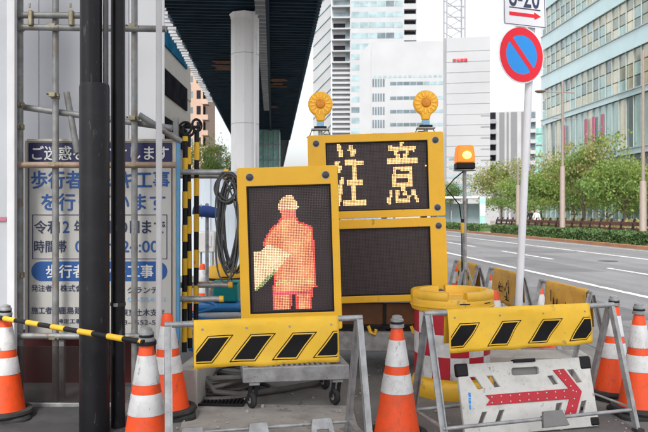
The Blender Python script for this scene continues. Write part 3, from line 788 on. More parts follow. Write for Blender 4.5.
t = thing('clear_hoarding_panel', 'white framed clear hoarding panel at the scaffold end by the cone', 'panel', (0, 5.42, 0))
MB().box((gx(12, 5.42), 0, 2.0), (.062, .05, 4.0)).build('frame_post', M['white_paint'], t, bevel=.006)
MB().box((gx(-20, 5.42), .01, 2.0), (.44, .012, 4.0)).build('pane', M['haze_pane'], t, smooth=False)
MB().box((gx(-19, 5.42), -.006, gz(219, 5.42)), (.4, .006, .03)).build('pink_stripe', M['poster'], t, smooth=False)

t = thing('white_pole', 'slim white upright pole standing in front of the notice board', 'pole', (gx(159, 5.3), 5.3, 0))
MB().lathe([(.0, 0), (.024, 0), (.024, 3.6), (0, 3.6)], 14).build('tube', M['white_paint'], t)
MB().lathe([(.0, 0), (.06, 0), (.06, .008), (.03, .012)], 14).build('foot_plate', M['galv'], t)

PD = 4.78
t = thing('black_post', 'thick black steel post with a wider lower sleeve', 'post', (gx(94.5, PD), PD, 0))
MB().lathe([(.1, 0), (.1, 2.36), (.095, 2.385), (.06, 2.39)], 32).build('lower_sleeve', M['black_paint'], t)
MB().lathe([(.073, 2.38), (.073, 4.2)], 28, (-.024, 0, 0)).build('upper_tube', M['black_paint'], t)
MB().lathe([(.018, 2.38), (.018, 4.2)], 14, (.074, .01, 0)).build('conduit', M['cable'], t)
PD2 = 4.92
t = thing('black_pipe_post', 'slimmer black pipe post strapped beside the thick black post', 'post', (gx(118, PD2), PD2, 0))
MB().lathe([(.049, 0), (.049, 4.3)], 24).build('tube', M['black_paint'], t)
z = gz(304, PD2)
MB().lathe([(.0495, -.012), (.053, -.012), (.053, .012), (.0495, .012)], 24, (0, 0, z), close=True).build('strap', M['rubber'], t)
MB().box((-.0, -.058, z), (.03, .014, .026)).build('buckle', M['galv'], t, bevel=.003)

SD = 5.55
sc_ = thing('pipe_scaffold', 'grey clamped pipe scaffold standing in front of the hoarding', 'scaffold', (0, SD, 0))
PR = .0255
def pipe(p, q, m='galv_rust', r_=PR): return MB().tube([p, q], r_, 14).build('pipe', M[m], sc_)
for px in (20, 55.5, 134.5): pipe((gx(px, SD), 0, 0), (gx(px, SD), 0, 3.7))
def hz(px0, px1, y0, y1, off=-.055, m='galv_rust', dd=0): return pipe((gx(px0, SD + off), off, gz(y0, SD + off)), (gx(px1, SD + off), off, gz(y1, SD + off)), m)
hz(18, 92, 15, 15.5); hz(18, 166, 27, 29); hz(17, 176, 165, 165, m='rust'); hz(14, 150, 336, 337)
hz(22, 172, 107, 128, .055); hz(-20, 9, 103, 104, .055); hz(-20, 14, 34, 34, .055)
pipe((gx(64, SD), .055, gz(91, SD)), (gx(74, SD), .075, gz(152, SD)))
pipe((gx(141, SD), -.06, gz(116, SD)), (gx(178, SD), .12, gz(140, SD)))
def clamp(px, y, off=-.03):
    x, z = gx(px, SD), gz(y, SD)
    o = MB()
    o.lathe([(.027, -.022), (.034, -.022), (.034, .022), (.027, .022)], 14, (0, 0, 0), close=True)
    o.box((0, -.055, 0), (.05, .05, .036)); o.box((.034, -.045, 0), (.02, .018, .022))
    o.tube([(.05, -.05, -.01), (.05, -.085, -.01)], .007, 6); o.tube([(-.045, -.03, .008), (-.045, -.075, .008)], .007, 6)
    return o.build('clamp', M['brass'], sc_, smooth=True, loc=(x, 0, z), bevel=.003)
for px, y in ((20, 15), (20, 28), (55.5, 28), (134.5, 28), (20, 105), (20, 127), (55.5, 96), (55.5, 165), (134.5, 165), (134.5, 119), (55.5, 336), (134.5, 336), (20, 275)): clamp(px, y)
# two parallel pipes coupled
for px in (35, 75):
    MB().box((gx(px, SD), -.075, gz(21, SD)), (.036, .05, .12)).build('coupler', M['brass'], sc_, bevel=.008)
    MB().tube([(gx(px, SD), -.1, gz(11, SD)), (gx(px, SD), -.1, gz(7, SD))], .008, 6).build('bolt', M['brass'], sc_)
# pipe stubs sticking out on the site side
pipe((gx(176, 5.85), .3, 0), (gx(176, 5.85), .3, 2.3))
for x0, x1, y, dd in ((172, 228, 172, .27), (172, 232, 285, .4), (172, 223, 299, .24), (172, 226, 176, .75)):
    a = Vector((gx(x0, SD + dd), dd, gz(y, SD + dd))); b_ = Vector((gx(x1, SD + dd), dd, gz(y, SD + dd)))
    MB().tube([a, b_], .024, 14).build('pipe_stub', M['galv'], sc_)
    MB().tube([b_ - Vector((.03, 0, 0)), b_ + Vector((.004, 0, 0))], .0265, 14).build('end_cap', M['vinyl'], sc_)

# ------------------------------------------------------------------ notice board
ND = 5.66
kx = ND / F
nb = thing('notice_board', 'large white construction notice board with navy header behind the pipes', 'notice board', (gx(102, ND), ND, gz(340, ND)))
def nx(px): return (px - 102) * kx
def nz_(y): return (340 - y) * kx
MB().box((0, .02, nz_(240)), (150 * kx, .02, 199 * kx)).build('panel', M['board_white'], nb, smooth=False)
MB().box((nx(178), .015, nz_(240)), (3.2 * kx, .05, 202 * kx)).build('side_trim', M['skyblue'], nb, bevel=.003)
MB().box((nx(174.6), .012, nz_(240)), (3.2 * kx, .03, 199 * kx)).build('side_trim', M['beige_frame'], nb, bevel=.003)
MB().box((nx(102), .012, nz_(140.2)), (150 * kx, .032, 2.4 * kx)).build('frame_bar', M['beige_frame'], nb, bevel=.002)
MB().box((nx(26.2), .012, nz_(240)), (2.4 * kx, .032, 199 * kx)).build('frame_bar', M['beige_frame'], nb, bevel=.002)
MB().box((nx(28.4), .009, nz_(240)), (.8 * kx, .004, 194 * kx)).build('navy_rule', M['navy'], nb, smooth=False)
MB().box((nx(171.6), .009, nz_(240)), (.8 * kx, .004, 194 * kx)).build('navy_rule', M['navy'], nb, smooth=False)
MB().box((nx(100), .0085, nz_(153.3)), (142 * kx, .005, 21.5 * kx)).build('header_band', M['navy'], nb, smooth=False)
lettering('ご迷惑をおかけします', nx(32), nx(168.5), nz_(153), 14.2 * kx, M['pale_print'], nb, .004, .016)
lettering('歩行者デッキ工事', nx(31), nx(169), nz_(179.5), 18 * kx, M['blue_print'], nb, .007, .02)
lettering('を行っています', nx(41), nx(165), nz_(202), 17 * kx, M['blue_print'], nb, .007, .02)
for x0, x1, y0, y1 in ((32, 167, 214.6, 215.2), (32, 167, 258.6, 259.2), (32, 32.6, 215, 259), (166.4, 167, 215, 259)):
    MB().box(((nx(x0) + nx(x1)) / 2, .008, (nz_(y0) + nz_(y1)) / 2), (nx(x1) - nx(x0), .003, nz_(y0) - nz_(y1))).build('box_rule', M['navy'], nb, smooth=False)
lettering('令和', nx(34), nx(59), nz_(227), 13 * kx, M['dark_print'], nb, .007, .018)
lettering('2', nx(62.5), nx(69), nz_(227), 11.5 * kx, M['blue_print'], nb, .007, .012)
lettering('年', nx(74), nx(84), nz_(227), 13 * kx, M['dark_print'], nb, .007, .018)
lettering('10月30日', nx(88), nx(139), nz_(227), 12.5 * kx, M['dark_print'], nb, .007, .018)
lettering('まで', nx(142), nx(165), nz_(227), 12.5 * kx, M['dark_print'], nb, .007, .018)
lettering('時間帯', nx(34), nx(66), nz_(246.5), 12 * kx, M['dark_print'], nb, .007, .018)
lettering('0:00〜24:00', nx(75), nx(158), nz_(246.5), 11.5 * kx, M['blue_print'], nb, .007, .014)
shape2d(rrect(nx(31), nz_(281), nx(167), nz_(261.5), 9.7 * kx, 8), [], .004, 'blue_pill', M['blue_print'], nb, y=.008)
lettering('歩行者デッキ工事', nx(46), nx(153), nz_(271.3), 13.2 * kx, M['pale_print'], nb, .004, .018)
lettering('発注者', nx(31), nx(51.5), nz_(288.3), 6.6 * kx, M['dark_print'], nb, .007, .014)
lettering('株式会社', nx(60), nx(90), nz_(288.3), 6.8 * kx, M['dark_print'], nb, .007, .014)
lettering('グランデ', nx(127), nx(158), nz_(290), 6.6 * kx, M['dark_print'], nb, .007, .014)
lettering('03-5544-1', nx(127), nx(165), nz_(299.5), 4.6 * kx, M['label_blue'], nb, .007, .004)
lettering('施工者', nx(31), nx(51.5), nz_(310.5), 7 * kx, M['dark_print'], nb, .007, .014)
lettering('鹿島建設', nx(58), nx(90), nz_(310.5), 7 * kx, M['dark_print'], nb, .007, .014)
lettering('東京土木支店', nx(121), nx(164), nz_(312.5), 7 * kx, M['dark_print'], nb, .007, .014)
lettering('特定工事', nx(57), nx(81), nz_(321.3), 4.6 * kx, M['dark_print'], nb, .007, .014)
lettering('03-5552-57', nx(119), nx(160), nz_(322.5), 4.4 * kx, M['dark_print'], nb, .007, .006)
for px in (60, 140): MB().box((nx(px), .05, nz_(240) - .45), (.04, .04, 2.4)).build('back_post', M['galv'], nb, smooth=False)

# ------------------------------------------------------------------ hanging striped bars
def striped_bar(label, L_, r_, stripe, loc, rot, ring=True, cat='bar', group=None, ring2=False):
    t = thing('striped_bar', label, cat, loc, 0, group, rot)
    MB().tube([(0, 0, 0), (0, 0, L_)], r_, 12).build('bar_tube', M['black'], t)
    n = int(L_ / (2 * stripe))
    for i in range(n + 1):
        z0 = stripe * .6 + i * 2 * stripe; z1 = min(z0 + stripe, L_ - .02)
        if z1 > z0 + .02: MB().lathe([(r_ + .0004, z0), (r_ + .0016, z0 + .001), (r_ + .0016, z1 - .001), (r_ + .0004, z1)], 14).build('yellow_sleeve', M['vinyl'], t)
    for on, z in ((ring, L_), (ring2, 0)):
        if on:
            rr = .05; sgn = 1 if z else -1
            pts = [(rr * math.sin(a * math.pi / 8), 0, z + sgn * (rr - rr * math.cos(a * math.pi / 8))) for a in range(17)]
            MB().tube(pts, .011, 8).build('end_ring', M['black'], t)
    return t
for i, (px, dd, y0, y1) in enumerate(((184.3, 5.86, 352, 134), (190.0, 5.9, 348, 136), (195.8, 5.94, 350, 131), (176, 5.98, 352, 134), (169, 6.0, 352, 137))):
    L_ = gz(y1, dd) - gz(y0, dd)
    tb = striped_bar(['yellow and black striped bar hanging against the blue board edge', 'middle one of three striped bars hanging beside the notice board', 'striped bar hanging on the open site side of its row', 'striped bar hanging behind the notice board edge', 'striped bar hidden behind the board with only its ring showing'][i],
                     L_, .0215, .14 + .006 * i, (gx(px, dd), dd, gz(y0, dd)), (0, R(random.uniform(-.5, .5)), R(25 * i)), group='striped bars hung on the scaffold')
    # the hook over the pipe
MB().tube([(gx(160, 5.9), .37, gz(127.5, 5.92)), (gx(200, 5.9), .37, gz(127, 5.92))], .014, 10).build('hanging_rail', M['black_paint'], sc_)

# ------------------------------------------------------------------ cones
def make_cone(cap=True):
    t = thing('traffic_cone', '', 'traffic cone')
    def rr(z): return .150 - (z - .06) * (.150 - .036) / (.76 - .06)
    prof = [(.165, .035), (.155, .06), (rr(.09), .09), (rr(.4), .4), (rr(.735), .735), (rr(.76) - .006, .76), (0, .762)]
    MB().lathe(prof, 36).build('cone_body', M['orange'], t)
    for z0, z1 in ((.505, .672), (.33, .452)):
        MB().lathe([(rr(z0) + .0008, z0), (rr(z0) + .0028, z0 + .002), (rr(z1) + .0028, z1 - .002), (rr(z1) + .0008, z1)], 36).build('reflective_sleeve', M['reflect'], t)
    base = rrect(-.19, -.19, .19, .19, .07, 5)
    b = MB(); n = len(base)
    b.add([(x, y, 0) for x, y in base] + [(x, y, .022) for x, y in base] + [(x * .93, y * .93, .036) for x, y in base],
          [tuple(range(n))[::-1], tuple(range(2 * n, 3 * n))] + [(i, (i + 1) % n, n + (i + 1) % n, n + i) for i in range(n)] + [(n + i, n + (i + 1) % n, 2 * n + (i + 1) % n, 2 * n + i) for i in range(n)])
    b.build('base', M['rubber'], t)
    MB().lathe([(.163, .036), (.20, .036), (.207, .05), (.20, .068), (.158, .072)], 32).build('weight_ring', M['rubber'], t)
    if cap:
        MB().lathe([(0, .752), (.047, .752), (.047, .772), (.040, .776), (.040, .790), (.043, .793), (.043, .806), (.034, .812), (.034, .826), (.02, .832), (0, .833)], 24).build('cap', M['galv'], t)
        MB().lathe([(.0405, .7765), (.0425, .7765), (.0425, .7895), (.0405, .7895)], 24, close=True).build('cap_band', M['black'], t)
    return t
CA, CB = make_cone(True), make_cone(False)
used = set()
def cone(src, label, px, dd, rz=0, tilt=(0, 0), group='traffic cones around the barriers', sc=1):
    o = src if src.name not in used else copy_tree(src)
    used.add(src.name)
    o.location = (gx(px, dd), dd, .0); o.rotation_euler = (R(tilt[0]), R(tilt[1]), R(rz)); o['label'] = label; o['group'] = group
    return o
CUR = [CA, CB]
cone(CA, 'capped traffic cone holding the far end of the bar by the clear panel', 3.5, 5.15, 20, (0, 1))
cone(CA, 'capped traffic cone holding the striped bar next to the left barrier leg', 146.5, 4.12, 50)
cone(CA, 'capped traffic cone standing between the two yellow barriers', 397, 4.62, 10)
cone(CA, 'capped traffic cone against the outer rear leg of the right barrier', 613, 5.72, 35, (0, 1))
cone(CA, 'capped traffic cone farthest out on the road side of the right barrier', 639, 5.24, 0)
cone(CB, 'plain-topped traffic cone squeezed behind the left barrier leg', 169, 5.2, 15, (0, -1))
rg = 'cones along the road edge'
cone(CB, 'traffic cone poking up behind the lid of the yellow drum', 444, 8.2, 5, group=rg)
cone(CB, 'traffic cone beside the drum, between the drum and the pole', 494.5, 6.75, 25, group=rg)
cone(CB, 'traffic cone in the end frame of the middle roadside barrier', 491, 8.75, 12, group=rg)
cone(CB, 'traffic cone inside the end frame of the roadside barrier nearest the pole', 541, 7.25, 40, group=rg)
cone(CB, 'traffic cone by the farthest roadside barrier behind the beacon pole', 457, 10.1, 30, group=rg)
cone(CB, 'traffic cone right under the beacon tripod', 459, 7.75, 60, group=rg)
cone(CB, 'traffic cone standing alone inside the site behind the striped bars', 202.5, 10.4, 0, group='cones inside the site')
cone(CB, 'traffic cone deep in the site by the pale steel fence', 218, 15.5, 0, group='cones inside the site')

# striped bar linking two cones
a = W(-2, 317.5, 5.1); b_ = W(144.5, 342.5, 4.07); dv = (b_ - a)
tb = striped_bar('yellow and black bar slung between two cones across the black posts', dv.length, .017, .155, a, dv.to_track_quat('Z', 'Y').to_euler(), False, cat='bar')
inv = Matrix.LocRotScale(a, tb.rotation_euler, None).inverted()
for px, dd, zz_ in ((146.5, 4.12, .742), (3.5, 5.15, .742)):
    rg_ = MB().lathe([(.043, -.011), (.058, -.011), (.058, .011), (.043, .011)], 20, (0, 0, 0), close=True).build('end_ring', M['black'], tb)
    rg_.location = inv @ Vector((gx(px, dd), dd, zz_)); rg_.rotation_euler = inv.to_quaternion().to_euler()

# ------------------------------------------------------------------ A-frame barriers
def barrier(label, A, B, H, board, cover, stripes=True, hooks=(), hook_mat='galv', zr=.15, hs=-1, hd=.16, hup=.035, drop=.26, splay=.27, group='A-frame barriers', rails=True, scribble=0, dark=False):
    A, B = Vector(A), Vector(B); mid = (A + B) / 2; d_ = B - A; L_ = d_.length; rz = math.atan2(d_.y, d_.x)
    t = thing('barrier', label, 'barrier', (mid.x, mid.y, 0), rz, group)
    h2 = L_ / 2
    MB().tube([(-h2 - .02, 0, H), (h2 + .02, 0, H)], .0185, 14).build('top_rail', M['galv'], t)
    for x in (-h2, h2):
        for sg in (-1, 1):
            b = MB()
            b.bar((x, sg * .012, H - .008), (x, sg * splay, 0), .042, .007, up=(0, 0, 1))
            b.bar((x - .018 * (1 if x > 0 else -1), sg * .012, H - .008), (x - .018 * (1 if x > 0 else -1), sg * splay, 0), .007, .042, up=(0, 0, 1))
            b.build('leg', M['galv'], t, smooth=False)
            MB().box((x, sg * splay, .012), (.06, .06, .024)).build('foot', M['rubber'], t, bevel=.004)
        yy = splay * (1 - (zr + .01) / H)
        MB().bar((x, -yy, zr + .01), (x, yy, zr + .01), .03, .006).build('side_tie', M['galv'], t, smooth=False)
    for sg in (-1, 1):
        yy = sg * splay * (1 - zr / H)
        MB().tube([(-h2, yy, zr), (h2, yy, zr)], .0125, 12).build('lower_rail', M['galv'], t)
    for hx, hw in hooks:
        yy = hs * splay * (1 - zr / H)
        outer = [(-hw / 2, -hd), (hw / 2, -hd), (hw * .36, hup), (-hw * .36, hup)]
        holes = [] if hd < .1 else [[(-hw * .27, -.055), (hw * .27, -.055), (hw * .24, -.03), (-hw * .24, -.03)], [(-hw * .31, -.115), (hw * .31, -.115), (hw * .29, -.085), (-hw * .29, -.085)]]
        o = shape2d(outer, holes, .03, 'hook_plate', M[hook_mat], t, bevel=.004); o.location = (hx, yy - .026, zr); o.rotation_euler = (R(-24), 0, 0)
        MB().tube([(hx - hw * .4, yy, zr), (hx + hw * .4, yy, zr)], .02, 12).build('hook_sleeve', M[hook_mat], t)
    # vinyl cover folded over the rail, front flap hanging
    x0, x1 = cover
    nx_, nz2 = 48, 10; vv = []; ff = []
    rnd = random.Random(int(L_ * 1000) + int(A.x * 77))
    ph = [rnd.uniform(0, 6.28) for _ in range(4)]
    def wav(x, z): return .008 * math.sin(x * 9 + ph[0]) * (-z / drop) + .005 * math.sin(x * 27 + ph[1] + z * 12) * (.3 - z / drop) + .0045 * math.sin(z * 21 + ph[2] + x * 6)
    def front(x, z): return Vector((x, -.024 - max(0, -z) * splay / H * .35 + wav(x, z), H + z))
    for i in range(nx_ + 1):
        x = x0 + (x1 - x0) * i / nx_
        row = [(x, .024 + .015 + wav(x, -.1) * .5, H - drop * .82), (x, .024, H - .02), (x, .014, H + .016), (x, 0, H + .0215), (x, -.014, H + .016)]
        row += [tuple(front(x, -drop * j / nz2 + .004 * math.sin(x * 14 + ph[3]) * (j / nz2))) for j in range(nz2 + 1)]
        vv += row
    m_ = nz2 + 6
    for i in range(nx_):
        for j in range(m_ - 1): ff.append((i * m_ + j, (i + 1) * m_ + j, (i + 1) * m_ + j + 1, i * m_ + j + 1))
    cv = MB().add(vv, ff).build('cover', M[board], t); s_ = cv.modifiers.new('thick', 'SOLIDIFY'); s_.thickness = .0022; s_.offset = 0
    if stripes:
        sp = (x1 - x0) / 3.42
        def strip(xl, w_, zl, zh, name, lift, m, frame=0):
            k_ = 14; sl_ = (zh - zl) * 1.0
            def patch(b, xa, wb, z_a, z_b):
                base_ = len(b.v); pts = []; 
                for j in range(k_ + 1):
                    z = z_a + (z_b - z_a) * j / k_; xo = xa + (z - zl) * .82
                    for i in range(9):
                        x = xo + wb * i / 8
                        x = min(max(x, x0 + .012), x1 - .012); p_ = front(x, z); p_.y -= lift; pts.append(tuple(p_))
                b.add(pts, [(j * 9 + i, j * 9 + i + 1, (j + 1) * 9 + i + 1, (j + 1) * 9 + i) for j in range(k_) for i in range(8)])
            b = MB(); patch(b, xl, w_, zl, zh); return b
        for i in range(4):
            xl = x0 - .05 + i * (x1 - x0) * .288
            e = .0055
            zl, zh = -drop * .89, -drop * .27
            b = MB()
            o1 = strip(xl, .155, zl, zh, '', .0035, None).build('stripe_outline', M['print_black'], t)
            o2 = strip(xl + 1.3 * e + .82 * e, .155 - 2.6 * e, zl + e, zh - e, '', .0047, None)
            o2.build('stripe_gap', M[board], t)
            o3 = strip(xl + 3.1 * e + .82 * 2.4 * e, .155 - 6.2 * e, zl + 2.4 * e, zh - 2.4 * e, '', .0058, None)
            o3.build('stripe', M['print_black'], t)
    for i in range(4):
        x = x0 + .05 + (x1 - x0 - .1) * i / 3; p_ = front(x, -.032)
        MB().tube([(p_.x, p_.y - .001, p_.z), (p_.x, p_.y - .005, p_.z)], .0065, 10).build('eyelet', M['galv'], t)
    if scribble:
        for g in range(2):
            gx0 = x0 + (x1 - x0) * (.2 + .36 * g)
            for q in range(7):
                xa = gx0 + rnd.uniform(0, .2); za = -drop * rnd.uniform(.42, .86)
                an = rnd.choice((0, 90, 90, 60, 120)); ln = rnd.uniform(.04, .11)
                p_ = front(xa, za); p_.y = -.065
                q_ = p_ + Vector((math.cos(R(an)) * ln, 0, math.sin(R(an)) * ln))
                MB().bar(p_, q_, .012, .004, up=(0, 1, 0)).build('print_stroke', M['print_black'], t, smooth=False)
    return t
HB = .84
A_, B_ = (gx(168, 4.17), 4.17, 0), (gx(359, 4.45), 4.45, 0)
L1 = (Vector(B_) - Vector(A_)).length
barrier('yellow striped A-frame barrier standing in front of the wheeled cart', A_, B_, HB, 'vinyl', (-L1 / 2 + .15, L1 / 2 - .14), hooks=((-.44, .17), (-.02, .15), (.40, .17)), zr=.115, hs=1, hd=.11)
A_, B_ = (gx(427, 4.64), 4.64, 0), (gx(611, 5.08), 5.08, 0)
L2 = (Vector(B_) - Vector(A_)).length
barrier('yellow striped A-frame barrier standing over the red arrow board', A_, B_, HB, 'vinyl', (-L2 / 2 + .14, L2 / 2 - .2), hooks=((.07, .19),), hook_mat='grey_plastic', zr=.14, hd=.045, hup=.05)
for i, (cx_, cy_, lab) in enumerate(((2.2, 6.4, 'worn yellow roadside barrier nearest the white sign pole'), (2.08, 8.0, 'worn yellow roadside barrier partly hidden by the white sign pole'), (1.92, 9.4, 'worn yellow roadside barrier behind the beacon tripod'))):
    c_ = Vector((cx_, cy_, 0)); a_ = c_ + U * .56; b2 = c_ - U * .56
    barrier(lab, a_, b2, .84, 'old_vinyl', (-.37, .5), stripes=False, drop=.36, splay=.22, group='barriers along the road edge', scribble=1)

# ------------------------------------------------------------------ arrow board
AD = 4.98
ab = thing('arrow_board', 'white plastic board with a red arrow leaning under the right barrier', 'arrow board', (0, 0, 0))
o0 = W(465, 439, 4.67); ex = Vector((W(598, 427, 4.93) - o0)); ez = W(459.5, 367, 4.80) - o0
aw, ah = ex.length, ez.length
X_ = ex.normalized(); Z_ = (ez - X_ * ez.dot(X_)).normalized(); Y_ = Z_.cross(X_)
ab.matrix_world = Matrix(((X_.x, Y_.x, Z_.x, o0.x), (X_.y, Y_.y, Z_.y, o0.y), (X_.z, Y_.z, Z_.z, max(o0.z, .01)), (0, 0, 0, 1)))
def AZ(x, y):      # zoom coordinates on the photo's board -> board plane
    u = ((x - 20) * 290 - (y - 75) * 25) / (555 * 290 + 25 * 25); v = ((y - 75) * 555 + (x - 20) * 25) / (555 * 290 + 25 * 25)
    return (u * aw, (1 - v) * ah)
slots = [[(65, 122), (92, 122), (128, 175), (98, 178)], [(132, 118), (162, 118), (198, 170), (168, 172)], [(388, 125), (415, 122), (442, 163), (414, 167)], [(475, 100), (508, 98), (546, 158), (516, 162)],
         [(112, 266), (137, 264), (118, 315), (92, 318)], [(182, 261), (208, 258), (190, 310), (160, 315)], [(422, 240), (452, 237), (440, 282), (410, 285)], [(530, 235), (557, 231), (540, 294), (510, 298)]]
holes = [[AZ(*q) for q in s_] for s_ in slots]
hd = [AZ(*q) for q in ((246, 88), (352, 84), (360, 92), (360, 116), (352, 121), (248, 124), (240, 117), (240, 95))]
shape2d(rrect(0, 0, aw, ah, .02), holes + [hd], .03, 'board', M['white_plastic'], ab, bevel=.004)
MB().prism([AZ(236, 82), AZ(364, 78), AZ(364, 126), AZ(236, 128)], .016, .022).build('handle_plate', M['grey_plastic'], ab, smooth=False)
MB().prism([AZ(384, 118), AZ(446, 118), AZ(446, 170), AZ(384, 170)], .016, .022).build('backing_plate', M['grey_plastic'], ab, smooth=False)
MB().box((AZ(296, 74)[0], -.008, ah + .004), (.17, .05, .024)).build('handle', M['black'], ab, bevel=.006)
MB().prism([AZ(*q) for q in ((128, 200), (478, 182), (415, 103), (462, 97), (534, 196), (497, 300), (450, 301), (478, 226), (128, 242), (146, 220))], -.024, -.014).build('arrow', M['red_arrow'], ab, smooth=False, bevel=.003)
for q in [(152 + i * 38, 208 - i * 1.9) for i in range(10)] + [(152 + i * 38, 232 - i * 1.9) for i in range(9)] + [(445, 118), (465, 145), (486, 172), (508, 196), (497, 225), (486, 255), (476, 285), (440, 108)]:
    x, z = AZ(*q); MB().tube([(x, -.0235, z), (x, -.028, z)], .0048, 8).build('reflector_stud', M['reflect'], ab)
for (x, z, sx, sz) in ((.03, ah - .035, .09, .09), (aw - .03, ah - .035, .09, .09), (aw - .03, .03, .07, .06)):
    MB().box((x, 0, z), (sx, .045, sz)).build('corner_guard', M['black'], ab, bevel=.012)
for i, (y0, y1) in enumerate(((188, 206), (209, 216), (219, 232), (236, 256))):
    x, za = AZ(64, y0); _, zb = AZ(64, y1); MB().box((x, -.0165, (za + zb) / 2), (.016 if i != 3 else .01, .003, za - zb)).build('blue_mark', M['sign_blue'], ab, smooth=False)

# ------------------------------------------------------------------ cushion drum
DD = 5.92
dr = thing('cushion_drum', 'yellow barrel with red and white checks behind the right barrier', 'barrel', (gx(452, DD), DD, 0), R(8))
MB().lathe([(0, 0), (.335, 0), (.345, .03), (.345, .10), (.325, .135), (.315, .14), (.315, .71)], 48).build('drum_body', M['drum_yellow'], dr)
nc = 13
for row in range(3):
    for i in range(nc):
        mk = 'red' if (i + row) % 2 == 0 else 'reflect'
        a0, a1 = 2 * math.pi * i / nc, 2 * math.pi * (i + 1) / nc
        z0, z1 = .165 + row * .178, .165 + (row + 1) * .178
        MB().lathe([(.3155, z0), (.3175, z0), (.3175, z1), (.3155, z1)], 5, a0=a0, a1=a1, close=True).build('check_patch', M[mk], dr)
MB().lathe([(.30, .70), (.335, .705), (.343, .72), (.343, .80), (.335, .812), (.27, .815), (.255, .80), (.25, .785), (.12, .79), (0, .79)], 48).build('lid', M['drum_yellow'], dr)
for a0, a1 in ((196, 246), (272, 352), (6, 84), (98, 184)):
    MB().lathe([(.343, .80), (.348, .81), (.347, .852), (.336, .866), (.274, .866), (.262, .852), (.258, .80)], 14, a0=R(a0), a1=R(a1), close=True).build('lid_crown', M['drum_yellow'], dr)
MB().lathe([(.344, .735), (.353, .74), (.353, .75), (.344, .755)], 48, close=True).build('lid_band', M['drum_yellow'], dr)
for a in (262, 300): MB().lathe([(.3445, .775), (.3465, .775), (.3465, .782), (.3445, .782)], 6, a0=R(a), a1=R(a + 14), close=True).build('moulded_mark', M['black'], dr)

# ------------------------------------------------------------------ LED signs
def led_grid(parent, w, h, nxn, nzn, colour, y, r_):
    b = MB(); cols = []
    px_, pz_ = w / nxn, h / nzn
    for j in range(nzn):
        for i in range(nxn):
            x = (i + .5) * px_ - w / 2; z = (j + .5) * pz_
            vv = []
            for rr, yy in ((r_, y), (r_ * .8, y - .003)):
                for q in range(6): vv.append((x + rr * math.cos(q * math.pi / 3), yy, z + rr * math.sin(q * math.pi / 3)))
            b.add(vv, [(6, 7, 8, 9, 10, 11)] + [(q, (q + 1) % 6, 6 + (q + 1) % 6, 6 + q) for q in range(6)])
            cols += [colour((i + .5) / nxn, 1 - (j + .5) / nzn, i, j)] * 12
    o = b.build('led_lamps', M['led'], parent, smooth=False, recalc=False)
    at = o.data.attributes.new('led', 'FLOAT_COLOR', 'POINT')
    at.data.foreach_set('color', [c for q in cols for c in (q + (1,))])
    return tag(o, kind='stuff')
def sign_housing(t, W_, H_, sx0, sx1, sz0, sz1, knobs, dep=.1, z0=0):
    """yellow frame with a recessed screen; local origin bottom centre, facing -Y"""
    ins = .003
    outer = rrect(-W_ / 2, z0, W_ / 2, z0 + H_, .012, 3)
    shape2d(outer, [[(sx0, sz0), (sx1, sz0), (sx1, sz1), (sx0, sz1)]], .05, 'frame', M['yellow'], t, bevel=.004, y=.025)
    MB().box((0, .05 + dep / 2 + .001, z0 + H_ / 2), (W_ - .01, dep, H_ - .01)).build('back_case', M['yellow'], t, bevel=.006)
    MB().box(((sx0 + sx1) / 2, .043, (sz0 + sz1) / 2), (sx1 - sx0 - .002, .012, sz1 - sz0 - .002)).build('screen', M['screen'], t, smooth=False)
    g = .014
    for (xx, zz, ww, hh) in ((sx0 + g / 2, (sz0 + sz1) / 2, g, sz1 - sz0), (sx1 - g / 2, (sz0 + sz1) / 2, g, sz1 - sz0), ((sx0 + sx1) / 2, sz0 + g / 2, sx1 - sx0 - 2 * g, g), ((sx0 + sx1) / 2, sz1 - g / 2, sx1 - sx0 - 2 * g, g)):
        MB().box((xx, .022, zz), (ww - .001, .03, hh - .001)).build('gasket', M['black'], t, smooth=False)
    for x, z in knobs:
        kb = MB().lathe([(0, -.012), (.018, -.012), (.026, -.008), (.028, 0), (.028, .01)], 20).build('corner_knob', M['knob'], t, loc=(x, -.001, z)); kb.rotation_euler = (R(-90), 0, 0)
        s_ = MB().lathe([(.0285, -.002), (.034, -.002), (.034, .002), (.0285, .002)], 20, close=True).build('knob_ring', M['galv'], t, loc=(x, 0, z)); s_.rotation_euler = (R(-90), 0, 0)

def inpoly(x, y, poly):
    c = False; j = len(poly) - 1
    for i in range(len(poly)):
        xi, yi = poly[i]; xj, yj = poly[j]
        if (yi > y) != (yj > y) and x < (xj - xi) * (y - yi) / (yj - yi) + xi: c = not c
        j = i
    return c
# figure sign (zoom units of 5.4 per photo pixel; origin at photo (235,160))
ROLL = R(1.8)
FD = 5.68
kf = FD / F
fs = thing('figure_sign', 'yellow framed light panel showing a glowing worker with a flag', 'light panel', (gx(292, FD), FD, gz(330, FD)), rot=(0, -ROLL, 0))
FW, FH = 100 * kf, 163 * kf
sx0, sx1 = -FW / 2 + 8.3 * kf, FW / 2 - 6.4 * kf
sz0, sz1 = 16.5 * kf, FH - 17.5 * kf
sign_housing(fs, FW, FH, sx0, sx1, sz0, sz1, [(-FW / 2 + 12.5 * kf, FH - 9 * kf), (FW / 2 - 11.5 * kf, FH - 9 * kf), (-FW / 2 + 12 * kf, 8 * kf), (FW / 2 - 12 * kf, 8 * kf)])
O2 = 432
helmet = [(215, 252), (225, 225), (245, 195), (275, 178), (305, 185), (325, 215), (342, 250), (335, 263), (218, 263)]
face = [(232, 263), (328, 263), (326, 300), (300, 318), (262, 318), (240, 305)]
